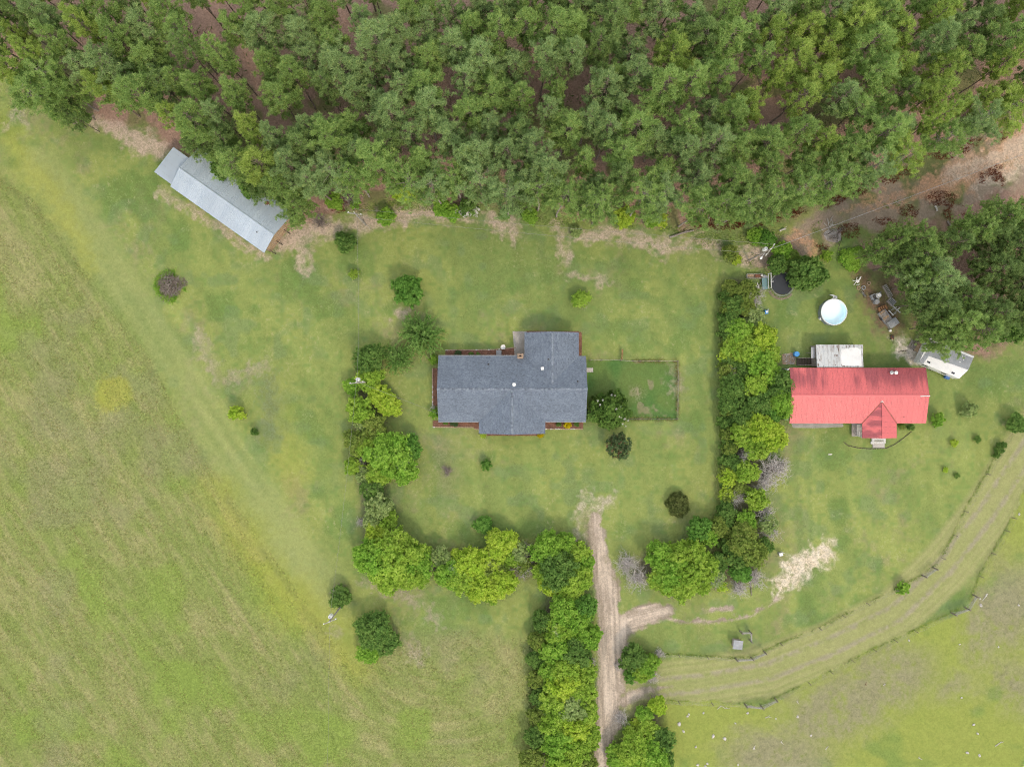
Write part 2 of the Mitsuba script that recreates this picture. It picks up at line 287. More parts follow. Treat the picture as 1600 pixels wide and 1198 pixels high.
# ---- foliage
LEAF = 2.25
def leafmat(key, a, b, c, f=0.5, trans=1.0, rough=0.55, spec=0.3):
    def fn(p, n, uv):
        q = fbm(p.x*f, p.y*f, p.z*f, 2); r = noise(p.x*3.1, p.y*3.1, p.z*3.1); t = noise(p.x*0.13+7, p.y*0.13, 0.5)
        col = mix(a, b, smoothstep(0.3, 0.7, q)); col = mix(col, c, smoothstep(0.55, 0.9, r)*0.7)
        return col * (0.80 + 0.22*r + 0.2*t) * LEAF
    mat(key, {'type': 'principledthin', 'base_color': proc(fn), 'roughness': rough, 'diff_trans': trans, 'spec_trans': 0.0, 'eta': 1.33})
leafmat('needles_blue', (0.135,0.194,0.080), (0.163,0.226,0.099), (0.215,0.251,0.104), 0.3)
leafmat('needles_green', (0.129,0.194,0.062), (0.158,0.226,0.074), (0.211,0.251,0.087), 0.3)
leafmat('needles_yellow', (0.155,0.217,0.057), (0.191,0.248,0.065), (0.234,0.269,0.080), 0.3)
leafmat('needles_dark', (0.106,0.158,0.057), (0.125,0.182,0.065), (0.167,0.208,0.074), 0.3)
leafmat('leaf_bright', (0.119,0.218,0.033), (0.156,0.250,0.042), (0.209,0.279,0.067), 0.6)
leafmat('leaf_yellow', (0.187,0.268,0.033), (0.234,0.296,0.045), (0.273,0.306,0.075), 0.6)
leafmat('leaf_lime', (0.146,0.231,0.035), (0.188,0.262,0.045), (0.236,0.286,0.075), 0.6)
leafmat('leaf_dark', (0.071,0.132,0.033), (0.098,0.164,0.042), (0.141,0.195,0.059), 0.6)
leafmat('leaf_olive', (0.112,0.160,0.036), (0.145,0.188,0.046), (0.180,0.200,0.065), 0.6)
leafmat('leaf_grey', (0.149,0.203,0.074), (0.196,0.249,0.102), (0.257,0.280,0.144), 0.6)
leafmat('leaf_emerald', (0.069,0.153,0.029), (0.091,0.180,0.038), (0.130,0.211,0.056), 0.6)
leafmat('leaf_glossy', (0.029,0.058,0.012), (0.044,0.080,0.017), (0.068,0.103,0.026), 0.7, 0.3, 0.42, 0.6)
leafmat('leaf_feather', (0.095,0.175,0.045), (0.130,0.210,0.062), (0.180,0.235,0.085), 0.8)
leafmat('leaf_gold', (0.26,0.215,0.008), (0.31,0.265,0.010), (0.33,0.30,0.02), 1.5)
leafmat('leaf_maroon', (0.052,0.090,0.038), (0.075,0.105,0.048), (0.150,0.070,0.050), 1.5)
leafmat('leaf_dome', (0.062,0.080,0.026), (0.080,0.098,0.032), (0.10,0.11,0.045), 0.9)
leafmat('leaf_rust', (0.081,0.028,0.017), (0.117,0.039,0.022), (0.098,0.052,0.033), 1.2)
leafmat('weed_green', (0.090,0.147,0.031), (0.123,0.175,0.039), (0.145,0.161,0.052), 1.0)
leafmat('hay_green',  (0.110,0.140,0.040), (0.125,0.155,0.046), (0.14,0.15,0.06), 1.0)
leafmat('weed_dark',   (0.042,0.068,0.020), (0.058,0.085,0.026), (0.08,0.09,0.035), 1.0)
leafmat('weed_straw', (0.189,0.162,0.081), (0.168,0.149,0.065), (0.140,0.142,0.052), 1.0)
leafmat('leaf_white',  (0.30,0.30,0.28), (0.33,0.33,0.32), (0.28,0.30,0.24), 1.5)
worn('bark', (0.19,0.155,0.13), (0.12,0.095,0.08), 0.7, 3.0, 0.85)
worn('pale_bark', (0.30,0.27,0.24), (0.19,0.165,0.145), 0.7, 3.0, 0.85)
worn('grey_twig', (0.58,0.55,0.54), (0.45,0.42,0.40), 0.6, 2.0, 0.9)
worn('dead_twig', (0.30,0.255,0.24), (0.20,0.165,0.15), 0.6, 2.0, 0.9)

# ---- buildings
def shingle_fn(swap):
    def fn(p, n, uv):
        u, v = (p.y, p.x) if swap else (p.x, p.y)
        row = dr.floor(v/0.145); q = cell_rand(dr.floor((u + 0.15*row)/0.30), row, 1.0); q2 = cell_rand(dr.floor((u + 0.11*row)/0.17), row, 5.0)
        w = noise(p.x*0.7, p.y*0.7, 1.0)
        edge = 1 - 0.28*smoothstep(0.80, 0.98, v/0.145 - row)
        return mix((0.108,0.138,0.188), (0.218,0.262,0.328), 0.55*q + 0.45*q2) * edge * (0.80+0.14*w)
    return fn
for k, sw in (('shingle', False), ('shingle_turned', True)): flat(k, proc(shingle_fn(sw)), 0.9, 0.0, 0.25)
worn('shingle_cap', (0.245,0.290,0.36), (0.11,0.135,0.175), 1.0, 3.2, 0.9)
worn('brick', (0.26,0.15,0.11), (0.20,0.11,0.085), 0.6, 2.0, 0.85)
worn('brick_tan', (0.42,0.31,0.23), (0.31,0.23,0.17), 0.6, 3.0, 0.85)
worn('concrete', (0.40,0.385,0.36), (0.27,0.255,0.23), 0.7, 0.9, 0.9, grain=0.12)
worn('concrete_pale', (0.52,0.50,0.47), (0.38,0.36,0.32), 0.6, 1.6, 0.9, grain=0.12)
worn('mulch', (0.235,0.120,0.082), (0.15,0.078,0.056), 0.8, 2.5, 0.95, grain=0.45, gf=7)
worn('white_paint', (0.70,0.70,0.69), (0.52,0.50,0.46), 0.4, 2.0, 0.5, grain=0.06)
worn('siding', (0.55,0.54,0.50), (0.42,0.40,0.36), 0.5, 1.0, 0.6, grain=0.08)
worn('wood_grey', (0.36,0.33,0.305), (0.23,0.20,0.175), 0.7, 2.2, 0.85)
worn('wood_tan', (0.45,0.325,0.215), (0.33,0.235,0.155), 0.7, 2.2, 0.8)
worn('wood_orange', (0.36,0.19,0.09), (0.24,0.125,0.065), 0.6, 2.2, 0.8)
worn('wood_dark', (0.10,0.08,0.066), (0.06,0.048,0.04), 0.6, 2.2, 0.85)
worn('post_wood', (0.22,0.195,0.17), (0.14,0.12,0.105), 0.6, 3.0, 0.85)
worn('rail_wood', (0.36,0.36,0.32), (0.25,0.25,0.20), 0.5, 2.0, 0.8)
worn('galvanised', (0.45,0.47,0.50), (0.33,0.34,0.36), 0.6, 1.2, 0.45, 0.35, grain=0.1)
worn('steel_wire', (0.34,0.34,0.34), (0.24,0.22,0.20), 0.6, 1.2, 0.5, 0.5)
worn('rust', (0.20,0.085,0.05), (0.12,0.06,0.045), 0.6, 4.0, 0.9)
worn('rubber', (0.045,0.045,0.048), (0.09,0.085,0.08), 0.6, 4.0, 0.8)
worn('stone', (0.60,0.58,0.54), (0.42,0.40,0.36), 0.6, 5.0, 0.9)
worn('ash', (0.46,0.43,0.42), (0.20,0.17,0.155), 0.9, 1.1, 0.95, grain=0.4)
flat('trampoline_mat', (0.022,0.026,0.035), 0.6)
flat('blue_plastic', (0.06,0.27,0.62), 0.4)
flat('blue_tarp', (0.05,0.13,0.34), 0.55)
flat('teal_plastic', (0.14,0.25,0.27), 0.6)
flat('white_plastic', (0.72,0.73,0.74), 0.4)
flat('grey_plastic', (0.26,0.28,0.31), 0.5)
flat('dark_glass', (0.03,0.035,0.045), 0.12)
flat('black_hole', (0.012,0.012,0.012), 0.95)
flat('window_glass', (0.05,0.06,0.075), 0.08)
flat('pool_liner', (0.70,0.86,0.92), 0.5)
flat('pool_wall', (0.20,0.235,0.275), 0.45)
mat('pool_water', {'type': 'thindielectric', 'int_ior': 1.33})
def red_fn(p, n, uv):
    u, v = p.x, p.y
    streak = fbm(u*1.1, v*0.16, 2.0, 4); broad = fbm(u*0.20+4, v*0.22, 0, 3)
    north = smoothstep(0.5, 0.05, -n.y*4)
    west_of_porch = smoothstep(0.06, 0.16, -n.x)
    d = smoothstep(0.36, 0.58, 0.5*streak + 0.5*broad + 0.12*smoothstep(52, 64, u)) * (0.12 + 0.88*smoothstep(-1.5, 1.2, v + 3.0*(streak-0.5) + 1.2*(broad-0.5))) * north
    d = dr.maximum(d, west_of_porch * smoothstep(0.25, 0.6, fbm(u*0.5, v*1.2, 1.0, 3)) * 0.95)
    d = dr.maximum(d, 0.12*smoothstep(0.5, 0.7, streak))
    c = mix((0.70,0.165,0.170), (0.65,0.145,0.155), noise(u*1.1, 0.5, 0.5))
    return mix(c, (0.22,0.050,0.070), d*0.74) * (0.84 + 0.1*noise(u*8, v*8, 0))
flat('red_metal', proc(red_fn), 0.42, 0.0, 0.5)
def tin_fn(p, n, uv):
    s = fbm(p.x*0.9, p.y*0.9, 0, 3); g = cell_rand(dr.floor((p.x*0.816 - p.y*0.578)/0.92), 2.0, 3.0)
    c = mix((0.44,0.525,0.62), (0.51,0.59,0.675), 0.5*s + 0.5*g)
    return c * (0.80 + 0.14*fbm(p.x*0.3, p.y*0.3, 3, 3))
flat('tin', proc(tin_fn), 0.45, 0.25, 0.5)
def oldtin_fn(p, n, uv):
    s = fbm(p.x*0.5, p.y*2.4, 0, 3); r = fbm(p.x*4.6, p.y*1.3, 5.0, 3); q = cell_rand(dr.floor(p.x/0.31), 4.0, 0.0)
    c = mix((0.44,0.47,0.495), (0.58,0.60,0.61), 0.5*s + 0.5*q)
    c = mix(c, (0.30,0.28,0.27), smoothstep(0.54, 0.70, fbm(p.x*5.0, p.y*0.7, 2, 3))*0.6)
    return mix(c, (0.12,0.075,0.055), smoothstep(0.67, 0.76, r)*0.85)
flat('old_tin', proc(oldtin_fn), 0.6, 0.1, 0.4)
worn('white_coating', (0.82,0.83,0.84), (0.66,0.68,0.69), 0.5, 1.4, 0.5, grain=0.05)
worn('camper_white', (0.72,0.74,0.76), (0.50,0.52,0.52), 0.45, 1.1, 0.4, grain=0.05)
worn('camper_grey', (0.33,0.36,0.40), (0.22,0.24,0.26), 0.6, 1.3, 0.55, grain=0.1)

# ------------------------------------------------------------------ the setting: ground sheets, each a few mm above the one below
GS = 'ground_surface'
def big_sheet():
    s = np.array([-3000, -1500, -600, -200, -110, 0, 110, 200, 600, 1500, 3000.0])
    X, Y = np.meshgrid(s, s, indexing='ij'); n = len(s); v = np.c_[X.ravel(), Y.ravel(), np.zeros(n*n)]
    return v, np.array([[i*n+j, (i+1)*n+j, (i+1)*n+j+1, i*n+j+1] for i in range(n-1) for j in range(n-1)])
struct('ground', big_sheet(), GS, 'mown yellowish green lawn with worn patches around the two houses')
def poly(pts): return sg.Polygon(M(pts))
struct('meadow', sheet(ragged(poly(MEADOW).intersection(sg.box(-130,-110,10,60)), 0.5, 0.8, 1), 0.006), GS, 'rough streaky hay meadow filling the left side')
struct('pasture', sheet(ragged(poly(PASTURE).intersection(sg.box(10,-110,130,30)), 0.3, 0.8, 2), 0.006), GS, 'bright green pasture with grey-brown dead patches in the lower right corner')
struct('forest_floor', sheet(ragged(poly(FOREST).intersection(sg.box(-130,0,130,110)), 0.9, 1.0, 3), 0.006), GS, 'brown needle litter under the pine forest')
struct('woodland_floor', sheet(ragged(poly(EASTWOOD).intersection(sg.box(40,0,130,60)), 0.7, 1.0, 4), 0.006), GS, 'brown needle litter under the pines at the right edge')
struct('farm_track', sheet(ragged(strip(TRACK, 40), 0.25, 0.8, 5), 0.012), GS, 'two-rutted grass farm track curving between two wire fences')
struct('clay_road', sheet(ragged(strip([(1242,372),(1262,385)], 9).union(strip([(1262,378),(1325,322),(1432,298),(1480,276),(1520,262),(1600,222),(1760,150)], [5,5,11,18,18,22,26])), 0.6, 0.6, 6), 0.012), GS, 'eroded orange clay and sand road in the upper right corner')
struct('dirt_driveway', sheet(ragged(strip(DRIVE, DRIVE_R).union(strip(DRIVE_E, [20,18,17,10])).union(strip(DRIVE_F, [9,9,5])), 0.35, 0.5, 7), 0.018), GS, 'pale dirt driveway running up between the hedges')
struct('sandy_patch', sheet(ragged(strip([(1215,920),(1250,888),(1285,868)], [6,17,15]), 0.6, 0.4, 8), 0.012), GS, 'bare pale sandy patch on the lawn below the red roof')
struct('sandy_bank', sheet(ragged(strip([(872,356),(905,370),(960,367),(1010,375),(1055,385)], [5,7,9,8,8]), 0.5, 0.4, 9), 0.012), GS, 'bare sandy strip along the foot of the forest')
struct('garden_plot', sheet(poly([(917,562),(1058,564),(1058,655),(917,660)]), 0.012), GS, 'darker green garden plot inside the low wire fence')

# ------------------------------------------------------------------ roofs and houses
class Slope:
    """a plane patch: origin o, u along the eave, v up the slope (3-D unit vectors)"""
    def __init__(s, o, u_to, v_to):
        s.o = np.asarray(o, float); s.u = np.asarray(u_to, float) - s.o; s.L = np.linalg.norm(s.u); s.u /= s.L
        w = np.asarray(v_to, float) - s.o; w = w - s.u*(w @ s.u); s.D = np.linalg.norm(w); s.v = w / s.D
        s.n = np.cross(s.u, s.v)
        if s.n[2] < 0: s.n = -s.n
    def at(s, a, b, c=0.0): return s.o + s.u*a + s.v*b + s.n*c
    def loc(s, p): q = np.asarray(p, float) - s.o; return q @ s.u, q @ s.v
    def lift(s, mesh):
        v, f = mesh; return s.o + v[:, :1]*s.u + v[:, 1:2]*s.v + v[:, 2:]*s.n, (f if np.cross(s.u, s.v)[2] > 0 else f[:, ::-1])
def seamed_roof(key, S, outline, bsdf, width=0.92, pitch=0.23, rib=0.024, start=0.0, across=False, name='panel'):
    """metal sheets with ribs running up the slope (or along the eave when across), every sheet a piece of its own"""
    P2 = sg.Polygon([S.loc(p) for p in outline]); a0, b0, a1, b1 = P2.bounds
    lo, hi = (b0, b1) if across else (a0, a1); i = 0
    while lo + i*width < hi - 0.02:
        t0, t1 = lo + i*width, min(lo + (i+1)*width - 0.016, hi); i += 1
        st = P2.intersection(sg.box(a0-1, t0, a1+1, t1) if across else sg.box(t0, b0-1, t1, b1+1))
        for g in getattr(st, 'geoms', [st]):
            if g.geom_type != 'Polygon' or g.area < 0.02: continue
            parts = [prism(g, 0.0, 0.014 + 0.003*(i % 2))]
            q = t0 + 0.03
            while q < t1 - 0.02:
                r = g.intersection(sg.box(a0-1, q-0.02, a1+1, q+0.02) if across else sg.box(q-0.02, b0-1, q+0.02, b1+1))
                for h in getattr(r, 'geoms', [r]):
                    if h.geom_type == 'Polygon' and h.area > 0.004:
                        parts.append(prism(h.envelope if h.area > 0.9*h.envelope.area else h, 0.010, rib))
                q += pitch
            put(f'{key}__{name}', S.lift(join(parts)), bsdf)
def gable_walls(x0, x1, y0, y1, zb, ze, zr, axis, ridge):
    """solid gabled block under a roof; axis = direction of the ridge"""
    if axis == 'x':
        poly2 = sg.Polygon([(y0,zb),(y1,zb),(y1,ze),(ridge,zr),(y0,ze)]); v, f = tm(trimesh.creation.extrude_polygon(poly2, x1-x0, engine='earcut'))
        return np.c_[v[:,2]+x0, v[:,0], v[:,1]], f
    poly2 = sg.Polygon([(x0,zb),(x1,zb),(x1,ze),(ridge,zr),(x0,ze)]); v, f = tm(trimesh.creation.extrude_polygon(poly2, y1-y0, engine='earcut'))
    return np.c_[v[:,0], v[:,2]+y0, v[:,1]], f[:, ::-1]
def window(key, x, y, z, w, h, face):
    """face: 'n','s','e','w'; frame proud of the wall, glass set back in it"""
    o = {'n':(0,1),'s':(0,-1),'e':(1,0),'w':(-1,0)}[face]; along = face in 'ns'
    fr = [];
    for du, dz, sw, sh in ((0,0,w+0.16,0.08),(0,h-0.08+0.08,w+0.16,0.08),(-(w/2+0.04),0.08,0.08,h-0.08),(w/2+0.04,0.08,0.08,h-0.08),(0,0.08,0.04,h-0.08)):
        cx, cy = (x+du+o[0]*0.02, y+o[1]*0.02) if along else (x+o[0]*0.02, y+du+o[1]*0.02)
        fr.append(box(cx, cy, z+dz, sw if along else 0.09, 0.09 if along else sw, sh))
    k = put(key + '__window', join(fr), 'white_paint')
    put(k + '__pane', box(x+o[0]*0.004, y+o[1]*0.004, z+0.06, w if along else 0.03, 0.03 if along else w, h-0.06), 'window_glass')
def door(key, x, y, z, face, bsdf='wood_dark'):
    o = {'n':(0,1),'s':(0,-1),'e':(1,0),'w':(-1,0)}[face]; along = face in 'ns'
    k = put(key + '__door', box(x+o[0]*0.02, y+o[1]*0.02, z, 0.92 if along else 0.07, 0.07 if along else 0.92, 2.03), bsdf)
    put(k + '__handle', box(x+o[0]*0.08+(0.36 if along else 0), y+o[1]*0.08+(0 if along else 0.36), z+1.0, 0.06, 0.06, 0.12), 'galvanised')

# ---- main house
H = thing('ranch_house', 'long brick ranch house with grey shingled cross-gabled roof in the middle of the lawn', 'house')
ZE = 2.65
def pt(px, py, z): return W(px, py, z)
mx0, mx1 = pt(684.9,0,ZE)[0], pt(915.6,0,ZE)[0]; my1, my0 = pt(0,556.0,ZE)[1], pt(0,658.6,ZE)[1]; mr = (my0+my1)/2; ZR = ZE + 0.42*(my1-my0)/2
wx0, wx1 = pt(819.5,0,ZE)[0], pt(904.5,0,ZE)[0]; wy1 = pt(0,519.2,ZE)[1]; wr = (wx0+wx1)/2; ZW = ZE + 0.42*(wx1-wx0)/2
fx0, fx1 = pt(748.2,0,ZE)[0], pt(852,0,ZE)[0]; fy0 = pt(0,677.4,ZE)[1]; fr_ = (fx0+fx1)/2; ZF = min(ZE + 0.42*(fx1-fx0)/2, ZR-0.012)
I = 0.45
put(H+'__wall', gable_walls(mx0+I, mx1-I, my0+I, my1-I, 0, ZE-0.05, ZR-0.22, 'x', mr), 'brick')
put(H+'__wing_wall', gable_walls(wx0+I, wx1-I, mr, wy1-I, 0, ZE-0.05, ZW-0.22, 'y', wr), 'brick')
put(H+'__porch_wall', gable_walls(fx0+I, fx1-I, fy0+I, mr, 0, ZE-0.05, ZF-0.22, 'y', fr_), 'brick')
TH = 0.16
rf = put(H+'__roof', join([slab([(mx0,my0,ZE),(mx1,my0,ZE),(mx1,mr,ZR),(mx0,mr,ZR)], TH), slab([(mx0,mr,ZR),(mx1,mr,ZR),(mx1,my1,ZE),(mx0,my1,ZE)], TH)]), 'shingle')
ycut_w, ycut_f = my1 - (ZW-ZE)/0.42, mr - 0.0
rw = put(H+'__wing_roof', join([slab([(wx0,ycut_w,ZE),(wr,ycut_w,ZW),(wr,wy1,ZW),(wx0,wy1,ZE)], TH), slab([(wr,ycut_w,ZW),(wx1,ycut_w,ZE),(wx1,wy1,ZE),(wr,wy1,ZW)], TH)]), 'shingle_turned')
rp = put(H+'__front_gable_roof', join([slab([(fx0,fy0,ZE),(fr_,fy0,ZF),(fr_,ycut_f,ZF),(fx0,ycut_f,ZE)], TH), slab([(fr_,fy0,ZF),(fx1,fy0,ZE),(fx1,ycut_f,ZE),(fr_,ycut_f,ZF)], TH)]), 'shingle_turned')
def caps(key, a, b, slope, n_off=0.012):
    a, b = np.array(a, float), np.array(b, float); L = np.linalg.norm(b-a); d = (b-a)/L; side = np.cross([0,0,1], d); n = int(L/0.30); rng = np.random.default_rng(int(L*100)); out = []
    for i in range(n):
        p = a + d*(i*0.30); q = a + d*((i+1)*0.30+0.03); w = 0.17; hh = 0.020 + 0.012*(i % 2) + 0.008*rng.random()
        dz = np.array([0,0,1.0]); lo = -slope*w
        v = [p-side*w+dz*(lo+hh), p+dz*(hh+0.012), p+side*w+dz*(lo+hh), q-side*w+dz*(lo+hh+0.01), q+dz*(hh+0.022), q+side*w+dz*(lo+hh+0.01)]
        v += [x - dz*0.03 for x in v]
        out.append((np.array(v), np.array([[0,1,4],[0,4,3],[1,2,5],[1,5,4],[0,3,9],[0,9,6],[2,8,11],[2,11,5],[0,6,7],[0,7,1],[1,7,8],[1,8,2],[3,4,10],[3,10,9],[4,5,11],[4,11,10]])))
    return tag(put(key+'__ridge_cap', join(out), 'shingle_cap'), kind='stuff')
caps(rf, (mx0,mr,ZR), (mx1,mr,ZR), 0.42); caps(rw, (wr,ycut_w,ZW), (wr,wy1,ZW), 0.42); caps(rp, (fr_,fy0,ZF), (fr_,mr-0.2,ZF), 0.42)
def zmain(y): return ZE + 0.42*(min(abs(y-my0), abs(my1-y)))
# gutters / fascia boards
for a, b in (((mx0,my0-0.06),(fx0-0.05,my0-0.06)), ((fx1+0.05,my0-0.06),(mx1,my0-0.06)), ((mx0,my1+0.06),(wx0-0.05,my1+0.06))):
    put(H+'__gutter', box((a[0]+b[0])/2, a[1], ZE-0.17, abs(b[0]-a[0]), 0.11, 0.12), 'grey_plastic')
c = pt(803.2,600.7,4.9); zz = zmain(c[1])
k = put(rf+'__round_vent', join([cyl(c[0],c[1],zz-0.1,0.15,0.30,16), cyl(c[0],c[1],zz+0.16,0.31,0.10,20), tube([[c[0],c[1],zz+0.26],[c[0],c[1],zz+0.36]],[0.31,0.12],20)]), 'white_plastic', 40)
c = pt(847.6,575.6,4.2); z0 = max(zmain(c[1]), ZE+0.42*(c[0]-wx0)); put(rf+'__square_vent', join([box(c[0],c[1],z0-0.1,0.40,0.40,0.30), box(c[0],c[1],z0+0.20,0.50,0.50,0.06)]), 'white_plastic')
for px, py in ((763,569.4),(857,561.6),(902,596.3)):
    c = pt(px,py,3.6); z0 = zmain(c[1]); z0 = max(z0, ZE+0.42*(c[0]-wx0) if wx0 < c[0] < wr else z0)
    put(rf+'__pipe_vent', join([cyl(c[0],c[1],z0-0.1,0.07,0.42,10), cyl(c[0],c[1],z0-0.06,0.19,0.10,12,0.10)]), 'rubber')
c = pt(813,556.6,3.9); ch = put(H+'__chimney', join([box(c[0],c[1]+0.05,0,0.86,0.74,3.66), box(c[0],c[1]+0.05,3.66,0.98,0.86,0.12)]), 'brick_tan')
fl = [box(c[0]+dx,c[1]+0.05+dy,3.78,sx,sy,0.20) for dx,dy,sx,sy in ((-0.26,0,0.12,0.5),(0.26,0,0.12,0.5),(0,0.19,0.40,0.12),(0,-0.19,0.40,0.12))]
put(ch+'__flue', join(fl), 'brick_tan'); put(ch+'__flue_opening', box(c[0],c[1]+0.05,3.765,0.40,0.26,0.03), 'black_hole')
for x in (-10,-6.6,7.6,10.4): window(H, x, my0+I, 0.9, 1.1, 1.3, 's')
for x in (-9.5,-5,-1.5): window(H, x, my1-I, 1.0, 0.9, 1.1, 'n')
for y in (-3.4,1.2): window(H, mx0+I, y, 0.9, 1.0, 1.2, 'w')
window(H, mx1-I, -3.2, 0.9, 1.0, 1.2, 'e'); window(H, wr+1.6, wy1-I, 0.9, 1.1, 1.2, 'n'); window(H, fr_-3, fy0+I, 0.7, 1.3, 1.5, 's'); window(H, fr_+3, fy0+I, 0.7, 1.3, 1.5, 's')
door(H, fr_, fy0+I, 0.1, 's'); door(H, mx1-I, pt(0,578,0)[1], 0.18, 'e', 'white_paint'); door(H, wx0+I, wy1-2.2, 0.1, 'w', 'white_paint')
# patio, step, flower beds
struct('patio', prism(sg.Polygon([W(800.8,517.6)[:2], W(822.5,517.6)[:2], W(823.5,556)[:2], W(804.2,556)[:2]]), 0.0, 0.10), 'concrete', 'pale concrete patio in the corner beside the chimney')
s = thing('door_step', 'small pale concrete step at the right end of the grey-roofed house', 'step'); c = W(921.5,578); put(s+'__slab', box(c[0],c[1],0,1.1,0.72,0.16), 'concrete_pale')
def bed(pts, label, edge, seed):
    P2 = poly(pts); b = struct('flower_bed', prism(ragged(P2, 0.05, 0.3, seed), 0.0, 0.07), 'mulch', label); rng = np.random.default_rng(seed)
    for (a, q) in edge:   # a course of edging bricks, each its own piece
        a, q = W(*a), W(*q); L = np.linalg.norm(q-a); n = int(L/0.42); d = (q-a)/L
        for i in range(n):
            c = a + d*(i+0.5)*L/n; put(b+'__brick', box(c[0], c[1], 0, 0.38, 0.20, 0.12+0.03*rng.random(), math.atan2(d[1], d[0])+0.08*(rng.random()-0.5)), 'brick_tan' if rng.random() < 0.8 else 'stone')
    return b
bed([(676.5,575),(684,575),(684,634),(676.5,634)], 'narrow mulch bed along the left end wall of the ranch house', [((676,575),(676,634))], 1)
bed([(696,547.5),(770,547),(785,545),(806,544),(806,557),(696,557)], 'mulch bed behind the ranch house between feathery tree and patio', [((696,547),(770,546.5)),((770,546.5),(806,543))], 2)
bed([(676.5,657),(749,657),(749,671),(741,670),(740,667),(676.5,666.5)], 'mulch bed in front of the ranch house left of the gable', [((676,667),(740,667.5)),((741,669.5),(749,671))], 3)
bed([(851,657),(911,657),(911,669.5),(851,669.5)], 'mulch bed in front of the ranch house right of the gable', [((851,670),(911,670))], 4)
bed([(903,519),(909,519),(909,557),(903,557)], 'narrow mulch bed along the right side of the rear wing', [], 5)
bed([(822,517),(905,517.5),(905,521),(822,521)], 'thin mulch strip along the end of the rear wing', [], 6)
bed([(752,677),(848,677),(848,680.5),(752,680.5)], 'thin mulch strip under the front gable', [], 7)
a = thing('air_conditioner', 'square grey air conditioning unit against the back wall of the ranch house', 'air conditioner'); c = W(779.5,551.5)
put(a+'__housing', join([box(c[0],c[1],0.08,0.78,0.78,0.72)]), 'grey_plastic'); put(a+'__fan_grille', join([ring(c[0],c[1],0.81,0.30,0.02), ring(c[0],c[1],0.81,0.19,0.015), ring(c[0],c[1],0.81,0.09,0.015)]), 'galvanised'); put(a+'__pad', box(c[0],c[1],0.02,0.95,0.95,0.06), 'concrete')
a = thing('satellite_dish', 'small white round dish on a short post behind the ranch house', 'dish'); c = W(787,543)
dish = trimesh.creation.icosphere(3, 0.42); dv, df = tm(dish); dv[:,2] = np.abs(dv[:,2])*-0.28
put(a+'__dish', xf((dv, df), c[0]-0.1, c[1]+0.05, 0.95, 0.3, 1.0, (0.45, [1,0.5,0])), 'white_plastic', 30); put(a+'__post', cyl(c[0]+0.05,c[1],0,0.04,0.9,8), 'galvanised'); put(a+'__arm', tube([[c[0]-0.1,c[1]-0.3,0.95],[c[0]+0.25,c[1]-0.05,1.25]],0.025,6), 'grey_plastic')

# ---- red-roofed mobile home
R = thing('mobile_home', 'pale mobile home under a long faded red metal roof on the right', 'house'); ZE2, ZR2 = 3.05, 4.02
rx0, rx1 = pt(1233.4,0,ZE2)[0], pt(1446.7,0,ZE2)[0]; ry1, ry0 = pt(0,575,ZE2)[1], pt(0,660.8,ZE2)[1]; rr = (ry0+ry1)/2; sl = (ZR2-ZE2)/((ry1-ry0)/2)
put(R+'__wall', gable_walls(rx0+0.35, rx1-0.35, ry0+0.35, ry1-0.35, 0, ZE2-0.05, ZR2-0.2, 'x', rr), 'siding')
rd = put(R+'__roof', join([slab([(rx0,ry0,ZE2),(rx1,ry0,ZE2),(rx1,rr,ZR2),(rx0,rr,ZR2)], 0.12), slab([(rx0,rr,ZR2),(rx1,rr,ZR2),(rx1,ry1,ZE2),(rx0,ry1,ZE2)], 0.12)]), 'wood_dark')
px0, px1 = pt(1346.8,0,3.0)[0], pt(1400.6,0,3.0)[0]; pcx = (px0+px1)/2; py0 = pt(0,683.8,3.0)[1]; pya = pt(0,627.5,3.8)[1]; ZPR = ZE2 + sl*(pya-ry0)
Ss = Slope((rx0,ry0-0.05,ZE2-0.05*sl), (rx1,ry0-0.05,ZE2-0.05*sl), (rx0,rr,ZR2)); Sn = Slope((rx1,ry1+0.05,ZE2-0.05*sl), (rx0,ry1+0.05,ZE2-0.05*sl), (rx1,rr,ZR2))
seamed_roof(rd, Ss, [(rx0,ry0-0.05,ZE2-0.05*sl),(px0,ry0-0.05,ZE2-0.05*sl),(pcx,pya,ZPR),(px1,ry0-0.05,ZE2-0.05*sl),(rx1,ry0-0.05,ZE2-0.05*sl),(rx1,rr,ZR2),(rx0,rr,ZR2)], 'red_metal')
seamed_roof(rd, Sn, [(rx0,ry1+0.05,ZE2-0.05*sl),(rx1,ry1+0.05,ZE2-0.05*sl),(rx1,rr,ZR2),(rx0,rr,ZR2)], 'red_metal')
put(rd+'__ridge_cap', join([slab([(rx0-0.03,rr-0.2,ZR2-0.2*sl+0.07),(rx1+0.03,rr-0.2,ZR2-0.2*sl+0.07),(rx1+0.03,rr,ZR2+0.075),(rx0-0.03,rr,ZR2+0.075)],0.02), slab([(rx0-0.03,rr,ZR2+0.075),(rx1+0.03,rr,ZR2+0.075),(rx1+0.03,rr+0.2,ZR2-0.2*sl+0.07),(rx0-0.03,rr+0.2,ZR2-0.2*sl+0.07)],0.02)]), 'red_metal')
put(rd+'__ridge_flashing', box(rx1-0.75, rr-0.06, ZR2+0.085, 1.6, 0.16, 0.03, 0.03), 'white_paint')
pr = put(R+'__porch_roof', join([slab([(px0,py0,ZE2-0.03),(pcx,py0,ZPR-0.03),(pcx,pya,ZPR-0.03),(px0,ry0+0.1,ZE2-0.03)],0.10), slab([(pcx,py0,ZPR-0.03),(px1,py0,ZE2-0.03),(px1,ry0+0.1,ZE2-0.03),(pcx,pya,ZPR-0.03)],0.10)]), 'wood_dark')
